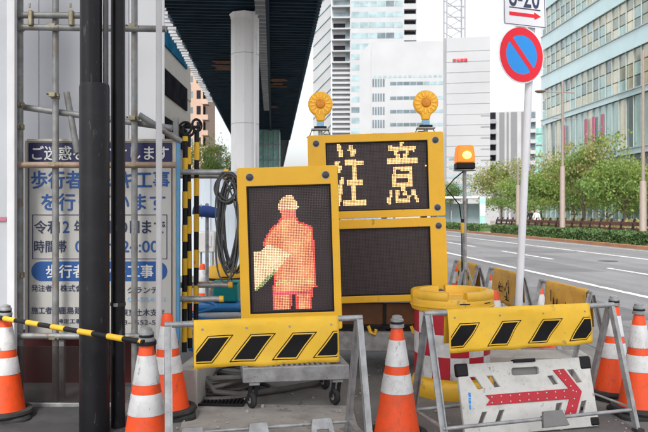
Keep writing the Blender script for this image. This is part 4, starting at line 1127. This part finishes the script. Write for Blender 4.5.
body = [(240, 305), (326, 300), (335, 328), (385, 345), (422, 366), (430, O2 + 60), (437, O2 + 170), (442, O2 + 262), (415, O2 + 272), (415, O2 + 380), (322, O2 + 380), (318, O2 + 300), (296, O2 + 300), (294, O2 + 380), (182, O2 + 380), (182, O2 + 262), (196, O2 + 225), (190, O2 + 200), (200, O2 + 100), (130, O2 + 20), (140, 420), (175, 370), (215, 335)]
flag = [(76, O2 + 62), (130, O2 + 50), (152, O2 + 18), (230, O2 + 44), (290, O2 + 78), (258, O2 + 112), (185, O2 + 195), (92, O2 + 280), (84, O2 + 270)]
Sx0, Sx1, Sy0, Sy1 = 57, 526, 136, O2 + 392
rl_ = random.Random(5)
def fig_col(u, v, i, j):
    x = Sx0 + u * (Sx1 - Sx0) + (v - .5) * -0; y = Sy0 + v * (Sy1 - Sy0)
    x += (0 - .5 + v) * 16 - 6 + 6
    jit = rl_.uniform(.8, 1.15)
    def c(r, g, b_): return (min(1.4, r * jit), g * jit * rl_.uniform(.8, 1.2), b_ * jit)
    if inpoly(x, y, helmet): return c(.75, .42, .20) if y < 240 else c(.75, .48, .28)
    if inpoly(x, y, face): return c(.75, .17, .10)
    if inpoly(x, y, flag):
        if not inpoly(x + 6, y + 16, flag) and x < 200 and y > O2 + 150: return c(.22, .3, .10)
        return c(.85, .52, .29)
    if inpoly(x, y, body):
        ed = min((inpoly(x + dx, y + dy, body) for dx, dy in ((-12, 0), (12, 0), (0, -11))))
        if not ed: return c(.66, .06, .04)
        if O2 + 220 < y < O2 + 246: return c(.6, .34, .15)
        if O2 + 280 < y < O2 + 300: return c(.75, .08, .10)
        if 283 < x < 330 and y > O2 + 290: return c(.5, .04, .08)
        if abs(x - 305) < 62: return c(.82, .28, .13)
        return c(.78, .19, .085) if rl_.random() < .5 else c(.80, .25, .11)
    return (0, 0, 0)
gsc = .016
lg = led_grid(fs, sx1 - sx0 - 2 * gsc, sz1 - sz0 - 2 * gsc, 50, 76, fig_col, .0355, .0062)
lg.location = ((sx0 + sx1) / 2, 0, sz0 + gsc)
for x in (-FW * .32, FW * .32): MB().box((x, .1, -.14), (.05, .05, .29)).build('support_leg', M['galv'], fs, smooth=False)

# text sign: two stacked modules on a trailer
TD = 6.6
kt = TD / F
ts = thing('warning_sign', 'large yellow light panel spelling a glowing warning above a blank panel', 'light panel', (gx(380.5, TD), TD, gz(302, TD)), rot=(0, -ROLL, 0))
TW = 135 * kt
H1, H2 = 82.5 * kt, 83.5 * kt
def txm(px): return (px - 380.5) * kt
# upper module spans local z from H1+gap
zu = H1 + 2.2 * kt
sx0u, sx1u = -TW / 2 + 17 * kt, TW / 2 - 15 * kt
sign_housing(ts, TW, H1, -TW / 2 + 16 * kt, TW / 2 - 15 * kt, 6 * kt, H1 - 8 * kt, [(TW / 2 - 7 * kt, H1 - 8 * kt), (TW / 2 - 7 * kt, 8 * kt), (-TW / 2 + 8 * kt, 8 * kt)])
sign_housing(ts, TW, H2, sx0u, sx1u, zu + 6.5 * kt, zu + H2 - 7 * kt, [(TW / 2 - 7.5 * kt, zu + H2 - 8 * kt), (TW / 2 - 7.5 * kt, zu + 8 * kt), (-TW / 2 + 8 * kt, zu + H2 - 8 * kt)], z0=zu)
chu = [(137, 62, 155, 90), (147, 86, 163, 117), (190, 62, 210, 90), (203, 86, 222, 117), (131, 140, 150, 166), (143, 160, 158, 192), (156, 212, 172, 247), (150, 243, 166, 292), (146, 286, 158, 342),
       (175, 134, 260, 156), (211, 150, 228, 330), (188, 227, 256, 247), (172, 320, 277, 343)]
ii = [(428, 54, 442, 74), (375, 69, 497, 91), (403, 90, 417, 108), (413, 105, 427, 124), (455, 90, 469, 108), (446, 105, 460, 124), (368, 124, 509, 148), (397, 164, 486, 180), (397, 164, 412, 256), (471, 164, 486, 256), (397, 201, 486, 217), (397, 238, 486, 256),
      (383, 277, 398, 308), (374, 305, 388, 336), (412, 275, 426, 330), (412, 313, 480, 331), (466, 300, 480, 331), (438, 262, 452, 280), (448, 277, 462, 294), (487, 274, 502, 298), (497, 295, 510, 314), (504, 312, 518, 331)]
def txt_col(u, v, i, j):
    x = 95 + u * (552 - 95) + v * 14 - 7 + 2; y = 53 + v * (362 - 53) - (u - .5) * 12
    for a0, b0, a1, b1 in chu + ii:
        if a0 - 1.2 <= x <= a1 + 1.2 and b0 - 1.2 <= y <= b1 + 1.2:
            jit = rl_.uniform(.85, 1.15); return (1.1 * jit, .58 * jit, .22 * jit)
    return (0, 0, 0)
l2 = led_grid(ts, sx1u - sx0u - .03, H2 - 13.5 * kt - .03, 68, 46, txt_col, .0355, .0060)
l2.location = ((sx0u + sx1u) / 2, 0, zu + 6.5 * kt + .015)
l3 = led_grid(ts, TW - 31 * kt - .03, H1 - 14 * kt - .03, 68, 46, lambda *a: (0, 0, 0), .0355, .0055)
l3.location = (.5 * kt, 0, 6 * kt + .015)
for x in (-TW * .36, TW * .36):
    MB().box((x, .19, .62), (.06, .06, 2.0)).build('support_leg', M['galv'], ts, smooth=False)
for x in (-TW * .3, TW * .05, TW * .42): MB().box((x, .06, zu - 1.1 * kt), (.05, .05, 2.2 * kt - .002)).build('module_spacer', M['galv'], ts, smooth=False)
MB().box((TW / 2 - 18 * kt, -.006, zu + H2 * .6), (.01, .008, .01)).build('indicator', M['bulb'], ts, smooth=False)

# trailer under it
tr = thing('sign_trailer', 'grey steel trailer frame with dark boxes carrying the warning sign', 'trailer', (gx(380, TD), TD, 0), R(-1))
MB().box((.05, -.16, .33), (1.5, .09, .17)).build('front_beam', M['galv'], tr, bevel=.006)
MB().box((.05, .75, .33), (1.5, .08, .17)).build('rear_beam', M['galv'], tr, bevel=.006)
for x in (-.6, .1, .7): MB().box((x, .3, .33), (.08, .82, .12)).build('cross_beam', M['galv'], tr, smooth=False)
MB().box((-.1, .35, .54), (1.2, .5, .22)).build('battery_box', M['brown_box'], tr, bevel=.01)
MB().box((.15, .36, .43), (1.4, .7, .03)).build('deck_plate', M['black_paint'], tr, smooth=False)
for x in (-.52, .05, .38): MB().box((x, .09, .54), (.03, .02, .2)).build('box_strap', M['black'], tr, smooth=False)
for x in (-.12, .27):
    MB().tube([(x, -.22, .48), (x + .02, -.23, .42), (x + .06, -.23, .40), (x + .07, -.22, .45)], .016, 8).build('tie_hook', M['vinyl'], tr)
for x in (-.62, .66):
    for y in (-.1, .7):
        MB().tube([(x - .03, y, .11), (x + .03, y, .11)], .11, 20).build('wheel', M['rubber'], tr)
        MB().box((x + .05, y, .19), (.012, .06, .2)).build('wheel_fork', M['galv'], tr, smooth=False)

# revolving lamps on top
def flasher(label, px, py, base_y):
    dd = TD + .05; c_ = W(px, py, dd); zb = gz(base_y, dd)
    t = thing('warning_lamp', label, 'warning lamp', (c_.x, dd, zb), 0, 'round amber lamps on the warning sign')
    R_ = 12.4 * kt; zc = c_.z - zb
    pts = []
    for i in range(36):
        a = R(-90 + 27 + i * (360 - 54) / 35); pts.append((R_ * math.cos(a), zc + R_ * math.sin(a)))
    neck = [(-.036, zc - R_ * 1.4), (.036, zc - R_ * 1.4)]
    poly = pts + [(-.040, zc - R_ * 1.12)] + neck + [(.040, zc - R_ * 1.12)]
    MB().prism(poly, -.035, .035).build('lens', M['amber'], t, bevel=.012)
    for s_ in (-1,):
        for i in range(14):
            a = R(i * 360 / 14 + 8); x, z = .69 * R_ * math.cos(a), zc + .69 * R_ * math.sin(a)
            o = MB().box((0, 0, 0), (R_ * .36, .012, R_ * .12)).build('reflector_petal', M['amber_pale'], t, loc=(x, -.038, z), bevel=.003); o.rotation_euler = (0, -a, 0)
        o = MB().lathe([(0, .016), (R_ * .3, .012), (R_ * .4, 0), (R_ * .4, -.006)], 24).build('centre_disc', M['amber_dark'], t, loc=(0, -.036, zc)); o.rotation_euler = (R(90), 0, 0)
    MB().box((0, 0, zc - R_ * 1.62), (.068, .06, R_ * .4)).build('neck_label', M['label_blue'], t, bevel=.004)
    MB().box((0, 0, zc - R_ * 1.92), (.12, .1, R_ * .22)).build('lamp_base', M['black'], t, bevel=.006)
    MB().box((0, 0, zc - R_ * 2.06), (.17, .11, .012)).build('base_plate', M['galv'], t, smooth=False)
    MB().tube([(0, 0, 0), (0, 0, zc - R_ * 2.08)], .02, 10).build('stem', M['galv'], t)
    MB().tube([(-.08, 0, zc - R_ * 2.06), (-.1, .02, zc - R_ * 2.5), (-.13, .02, .0)], .004, 6).build('wire', M['black'], t)
    MB().tube([(.07, 0, zc - R_ * 2.06), (.09, .02, zc - R_ * 2.4), (.1, .02, .0)], .004, 6).build('wire', M['black'], t)
flasher('round amber warning lamp on the sign corner near the dark deck', 320.4, 104.3, 137.5)
flasher('round amber warning lamp on the sign end near the beacon pole', 425.6, 103, 134.5)

# beacon on a tripod
BD = 7.55
bc = thing('beacon_stand', 'lit orange rotating beacon on a thin steel pole with tripod legs', 'beacon', (gx(464.5, BD), BD, 0))
bz = gz(168, BD)
MB().tube([(.005, 0, .06), (0, 0, bz - .03)], .021, 12).build('pole', M['galv'], bc)
MB().lathe([(0, bz - .03), (.12, bz - .03), (.12, bz - .022), (0, bz - .022)], 20).build('mount_plate', M['galv'], bc)
MB().box((0, 0, bz + .02), (.20, .18, .07)).build('beacon_base', M['black'], bc, bevel=.012)
hl = 21 * BD / F * .82
b = MB(); w0, w1, w2 = .098, .088, .075
prof = []
for (w_, d_, z) in ((.098, .085, bz + .056), (.094, .082, bz + .06 + hl * .5), (.085, .075, bz + .045 + hl), (.07, .06, bz + .058 + hl)):
    prof.append([(x, y, z) for x, y in ((-w_, -d_), (w_, -d_), (w_, d_), (-w_, d_))])
vv = [q for p_ in prof for q in p_]
b.add(vv, [(i * 4 + j, i * 4 + (j + 1) % 4, (i + 1) * 4 + (j + 1) % 4, (i + 1) * 4 + j) for i in range(3) for j in range(4)] + [(12, 13, 14, 15), (3, 2, 1, 0)])
b.build('lens', M['amber_lit'], bc, bevel=.014)
MB().lathe([(0, -.045), (.036, -.03), (.052, .0), (.036, .03), (0, .045)], 16).build('lamp_core', M['bulb'], bc, loc=(.01, -.078, bz + .05 + hl * .45))
for i in range(3):
    a = R(100 + i * 120); f_ = Vector((math.cos(a) * .33, math.sin(a) * .33, .01))
    MB().bar((math.cos(a) * .02, math.sin(a) * .02, .95), f_, .045, .012).build('tripod_leg', M['galv'], bc, smooth=False)
MB().lathe([(.022, .9), (.04, .9), (.04, .98), (.022, .98)], 16, close=True).build('collar', M['galv'], bc)
MB().tube([(-.02, -.03, bz - .04), (-.12, -.05, bz - .12), (-.2, -.02, bz - .22), (-.06, -.03, bz - .4), (-.035, -.03, bz - .6), (-.03, -.03, .35)], .007, 8).build('cable', M['black'], bc)
MB().box((-.03, -.035, gz(228, BD)), (.035, .035, .12)).build('connector', M['vinyl'], bc, bevel=.006)
MB().box((-.03, -.035, gz(222, BD)), (.03, .03, .07)).build('plug', M['black'], bc, bevel=.006)

# ------------------------------------------------------------------ no-parking sign
ZD = 7.2
npg = thing('road_sign', 'round blue and red no-parking sign with a plate on a pale pole', 'road sign', (gx(516.2, ZD), ZD, 0))
p0_ = Vector((0, 0, 0)); p1_ = W(532.3, 8, ZD) - Vector(npg.location); p1_.y = 0
MB().tube([p0_, p1_], .0385, 20).build('pole', M['pole_white'], npg)
yaw = R(25)
c_ = W(521.3, 54.8, ZD - .12) - Vector(npg.location)
fc = bpy.data.objects.new('sign_face', None)
nrm = Vector((math.sin(yaw), -math.cos(yaw), 0)); rt = Vector((math.cos(yaw), math.sin(yaw), 0))
def lat(prof_, n_=48): return MB().lathe(prof_, n_)
rotm = Euler((R(90), 0, yaw))
plate = MB().lathe([(0, 0), (.287, 0), (.29, .001), (.29, .004), (.287, .0055), (0, .0055)], 56).build('round_plate', M['sign_white'], npg, loc=c_); plate.rotation_euler = rotm
ring = MB().lathe([(.198, .0057), (.276, .0057), (.276, .0075), (.198, .0075)], 56, close=True).build('red_ring', M['sign_red'], plate)
MB().lathe([(0, .0066), (.2, .0066), (.2, .0057)], 56).build('blue_disc', M['sign_blue'], plate)
sl_ = MB(); q45 = Euler((0, 0, R(-47))); sl_.box((0, 0, .0075), (.43, .055, .002), q45); sl_.build('red_slash', M['sign_red'], plate, smooth=False)
for z in (-.15, .15): MB().box((.05, z, -.046), (.16, .03, .09)).build('bracket', M['galv'], plate, smooth=False)
c2 = W(524.5, -4, ZD - .12) - Vector(npg.location)
pl_ = shape2d(rrect(-.275, -.31, .275, .31, .04), [], .004, 'time_plate', M['sign_white'], npg, bevel=.001); pl_.location = c2; pl_.rotation_euler = (0, R(-1.5), yaw)
def onplate(x0, x1, z0, z1, m, name): return MB().box(((x0 + x1) / 2, -.0035, (z0 + z1) / 2), (x1 - x0, .003, z1 - z0)).build(name, m, pl_, smooth=False)
zz = lambda y: -(y + 4) * ZD / F
lettering('8-20', -.2, .19, zz(-4.2), .235, M['dark_print'], pl_, -.004, .01)
onplate(-.2, .2, zz(8.9), zz(8.0), M['dark_print'], 'rule')
MB().prism([(-.2, zz(16.3)), (-.2, zz(12.9)), (.12, zz(12.9)), (.12, zz(11)), (.205, zz(14.6)), (.12, zz(18.2)), (.12, zz(16.3))], -.005, -.0025).build('red_arrow', M['sign_red'], pl_, smooth=False)
for (x0, x1, z0, z1) in ((-.262, .262, -.298, -.293), (-.262, -.257, -.293, .298), (.257, .262, -.293, .298)): onplate(x0, x1, z0, z1, M['dark_print'], 'border_rule')
MB().lathe([(.04, 0), (.085, 0), (.085, .02), (.04, .03)], 20, close=True).build('base_collar', M['galv'], npg)

# low concrete block at the foot of the sign pole
t = thing('concrete_block', 'long low concrete block behind the right barrier and arrow board', 'concrete block', (gx(533, 6.35), 6.35, 0), R(-3))
MB().box((0, 0, .12), (.95, .34, .24)).build('block', M['concrete_pale'], t, bevel=.012)
for x in (-.18, .12): MB().box((x, -.172, .09), (.006, .004, .21)).build('joint', M['dark_ground_tone'], t, smooth=False)

# ------------------------------------------------------------------ wheeled cart below the figure sign
CD = 5.36
ct = thing('wheeled_cart', 'low grey steel platform cart on black casters under the figure panel', 'cart', (gx(296, CD), CD + .08, 0), R(9))
cw, cdp = .83, .56
for y in (0, cdp): MB().box((0, y, .262), (cw, .045, .115)).build('side_channel', M['galv'], ct, bevel=.006)
for x in (-cw / 2 + .022, cw / 2 - .022): MB().box((x, cdp / 2, .262), (.044, cdp - .047, .113)).build('end_channel', M['galv'], ct, bevel=.006)
for i in range(14): MB().box((-cw / 2 + .14 + i * .042, cdp / 2, .295), (.02, cdp - .06, .02)).build('slat', M['galv'], ct, smooth=False)
MB().box((0, .12, .283), (cw - .1, .02, .02)).build('cross_bar', M['galv'], ct, smooth=False)
for x in (-cw / 2 + .09, cw / 2 - .09):
    for y in (.03, cdp - .03):
        MB().box((x, y, .192), (.08, .08, .02)).build('caster_plate', M['galv'], ct, smooth=False)
        w_ = MB().lathe([(0, -.018), (.02, -.02), (.055, -.018), (.062, -.008), (.062, .008), (.055, .018), (.02, .02), (0, .018)], 24).build('wheel', M['rubber'], ct, loc=(x - .02, y - .01, .0625)); w_.rotation_euler = (0, R(90), R(25))
        MB().lathe([(0, -.0215), (.024, -.0215), (.024, .0215), (0, .0215)], 16).build('hub', M['galv'], w_)
        for q in (-.028, .028):
            MB().bar((x + q * .9, y + q * .4, .185), (x - .02 + q * .9, y - .01 + q * .4, .06), .03, .005).build('fork', M['black'], ct, smooth=False)

# ------------------------------------------------------------------ cables, hoses and clutter behind
def loops(name, label, cat, c_, rx, rz_, n, r_, m, seed, flat=False):
    rnd = random.Random(seed); t = thing(name, label, cat, c_)
    for i in range(n):
        pts = []; ph = rnd.uniform(0, 6.28); ox, oz = rnd.gauss(0, rx * .16), rnd.gauss(0, rz_ * .07)
        sx, sz = rx * rnd.uniform(.75, 1.08), rz_ * rnd.uniform(.82, 1.04); tl = rnd.uniform(-.12, .12); yo = rnd.uniform(-.05, .05)
        for j in range(37):
            a = 2 * math.pi * j / 36
            x = sx * math.cos(a) + ox; z = sz * math.sin(a) + oz
            x += tl * z + rx * .06 * math.sin(3 * a + ph)
            if flat: pts.append((x, z * .9 + yo, r_ + .055 * (i / n) * 2 + .03 * (1 + math.sin(2 * a + ph)) * (i > 1)))
            else: pts.append((x, yo + .02 * math.sin(a + ph), min(z, rz_ * .98)))
        MB().tube(pts, r_, 8, cap=False).build('loop', M[m], t)
    return t
cc = W(229.5, 224, 5.72)
loops('cable_coil', 'bundle of grey cable loops hanging beside the figure panel', 'cable', (cc.x, cc.y, cc.z), .085, .40, 15, .0072, 'cable', 3)
cc2 = W(231, 188, 5.7)
t = loops('cable_bundle', 'short loop of grey cable hooked over the upper pipe stub', 'cable', (cc2.x - .03, cc2.y, cc2.z), .10, .13, 4, .009, 'cable', 8)
h0 = W(225, 0, 6.0)
loops('hose_coil', 'heap of thick grey hose lying beside the cart', 'hose', (h0.x - .02, 5.95, 0), .33, .30, 9, .019, 'hose', 5, True)
t = thing('hose_end', 'loose thick grey hose running under the cart', 'hose', (0, 0, 0))
MB().tube([W(200, 372, 5.7), (gx(204, 5.72), 5.72, .16), (gx(215, 5.66), 5.66, .06), (gx(240, 5.68), 5.68, .034), (gx(280, 5.85), 5.85, .03), (gx(320, 6.1), 6.1, .03)], .026, 10).build('tube', M['hose'], t)

t = thing('kerb_block', 'pale concrete block on the ground behind the plain-topped cone', 'concrete block', (gx(186.5, 5.42), 5.42, 0), R(-4))
MB().box((0, .35, .15), (.165, .7, .30)).build('block', M['concrete_pale'], t, bevel=.012)
gr = thing('drain_grating', 'black steel drain grating in the ground below the hose heap', 'grating', (gx(218, 5.6), 5.6, 0), R(-3))
for y in (-.15, .15): MB().box((0, y, .012), (.46, .02, .022)).build('frame_bar', M['black_paint'], gr, smooth=False)
g0 = MB().box((0, 0, .011), (.012, .28, .018)).build('grate_bar', M['black_paint'], gr, smooth=False, loc=(-.22, 0, 0))
for i in range(1, 16): share(g0, 'grate_bar', gr, (-.22 + i * .0295, 0, 0))
MB().box((0, 0, .0055), (.45, .28, .002)).build('pit_plate', M['black'], gr, smooth=False)

# pale steel fence at the back of the site
ff_ = thing('steel_fence', 'pale blue ribbed steel fence closing the back of the site', 'fence', (gx(170, 17), 17, 0), R(2))
pn = MB()
pts = []
x = 0
for i in range(6): pts += [(x, 0), (x + .07, 0), (x + .1, .045), (x + .2, .045), (x + .23, 0)]; x += .3
pts.append((x, 0))
vv = [(q[0], q[1], z) for z in (0, 2.55) for q in pts]; n_ = len(pts)
pn.add(vv, [(i, i + 1, n_ + i + 1, n_ + i) for i in range(n_ - 1)])
f0 = pn.build('panel', M['fence_steel'], ff_, smooth=False); f0.location = (-1.8, 0, 0)
for i in range(0, 3): share(f0, 'panel', ff_, (i * 1.82, 0.01 * (i % 2), 0))
for i in range(5): MB().tube([(-1.8 + i * 1.82, .1, 0), (-1.8 + i * 1.82, .1, 2.6)], .03, 8).build('post', M['galv'], ff_)

t = thing('blue_roll', 'rolled blue cloth hung behind the striped bars', 'cloth roll', W(207, 211, 8.2))
MB().tube([(-.16, 0, .01), (-.1, 0, .0), (0, 0, -.005), (.09, 0, -.02), (.15, 0, -.03)], [.05, .068, .07, .066, .04], 14).build('roll', M['navy_cloth'], t)
MB().tube([(-.06, -.05, .08), (-.06, .0, -.09)], .006, 6).build('cord', M['pale_print'], t)
t = thing('post_stand', 'thin steel stanchion carrying the blue cloth roll', 'post', (gx(207, 8.27), 8.27, 0))
MB().lathe([(.022, 0), (.022, 1.62), (0, 1.63)], 12).build('tube', M['galv'], t); MB().lathe([(0, 0), (.15, 0), (.14, .02), (.03, .03)], 18).build('foot', M['galv'], t)
t = thing('white_cabinet', 'white equipment cabinet on legs in the site', 'cabinet', (gx(205, 12.0), 12.0, 0))
MB().box((0, .2, 1.02), (.32, .4, .36)).build('case', M['white_plastic'], t, bevel=.02)
for q in (-.13, .13):
    for y in (.04, .36): MB().box((q, y, .42), (.03, .03, .84)).build('leg', M['grey_plastic'], t, smooth=False)
MB().box((.05, -.008, 1.04), (.12, .012, .2)).build('door', M['sheet'], t, bevel=.004)
t = thing('orange_compressor', 'rounded orange yellow machine housing in the site', 'machine', (gx(224, 9.0), 9.0, 0))
MB().lathe([(0, .55), (.2, .56), (.23, .62), (.235, .74), (.2, .82), (.08, .86), (0, .865)], 28).build('housing', M['yellow'], t)
MB().lathe([(.236, .66), (.242, .66), (.242, .69), (.236, .69)], 28, close=True).build('band', M['black'], t)
MB().box((0, 0, .28), (.34, .3, .54)).build('pedestal', M['grey_plastic'], t, bevel=.02)
t = thing('teal_box', 'teal plastic tool box on the blue sheets', 'box', (gx(225, 7.6), 7.6, .54))
MB().box((0, .12, .1), (.27, .24, .20)).build('case', M['teal'], t, bevel=.018)
MB().box((0, .12, .213), (.28, .25, .025)).build('lid', M['teal'], t, bevel=.008)
MB().tube([(-.06, .12, .226), (-.05, .12, .26), (.05, .12, .26), (.06, .12, .226)], .008, 8).build('handle', M['black'], t)
t = thing('blue_hose', 'blue garden hose looped over the folded sheets', 'hose', (gx(205, 7.2), 7.2, 0))
MB().tube([(-.02 + .14 * math.cos(a * .5) , .06 * math.sin(a * .5), .02 + a * .014) for a in range(0, 46)], .014, 8).build('tube', M['tarp_blue'], t)
t = thing('timber_offcuts', 'pale timber plank leaning in the site behind the cables', 'plank', (gx(214, 9.8), 9.8, 0), rot=(R(-7), R(3), 0))
MB().box((0, 0, .55), (.1, .03, 1.1)).build('plank', M['beige_frame'], t, bevel=.004)
rb = random.Random(9)
for i in range(7):
    t = thing('folded_sheet', ['blue folded sheet at the bottom of the stack', 'pale folded sheet second from the ground in the stack', 'blue folded sheet under the middle of the stack', 'pale folded sheet at the middle of the stack', 'blue folded sheet third from the top of the stack', 'pale folded sheet second from the top of the stack', 'blue folded sheet on top of the stack under the teal box'][i], 'sheet', (gx(220, 7.55) + rb.uniform(-.03, .03), 7.65, i * .0765), R(rb.uniform(-5, 5)))
    MB().box((0, 0, .037), (.56 + rb.uniform(-.04, .04), .44, .073)).build('folded_cloth', M['tarp_pale' if i in (1, 3, 5) else 'tarp_blue'], t, bevel=.03)

# green netted scaffold under the deck
gd = 58
t = thing('netted_scaffold', 'green netted scaffold tower standing under the deck beside the column', 'scaffold', (gx(259, gd), gd, 0))
wg = 20 / F * gd; hg = gz(121, gd)
MB().box((wg / 2, 1, hg / 2), (wg, 2, hg)).build('net', M['green_net'], t, smooth=False)
for i in range(5):
    MB().tube([(wg * i / 4, -.06, 0), (wg * i / 4, -.06, hg + .4)], .04, 6).build('upright', M['galv'], t)
for j in range(7): MB().tube([(-.1, -.11, 1 + j * 1.25), (wg + .1, -.11, 1 + j * 1.25)], .035, 6).build('ledger', M['galv'], t)

# loose grit and leaf litter on the ground around the barriers
rg2 = random.Random(77); b = MB()
for i in range(420):
    dd = rg2.uniform(4.2, 7.5); x = gx(rg2.uniform(110, 640), dd); z = .006; sz = rg2.choice((.004, .006, .008, .012))
    if rg2.random() < .12: sz = .02
    e = Euler((rg2.uniform(-.4, .4), rg2.uniform(-.4, .4), rg2.uniform(0, 6.28))).to_matrix()
    b.box((x, dd, z + sz * .3), (sz * 1.4, sz, sz * .7), e)
tag(b.build('loose_grit', M['concrete_pale'], None, smooth=False), 'loose grit and small stones scattered on the asphalt', 'grit', kind='stuff')
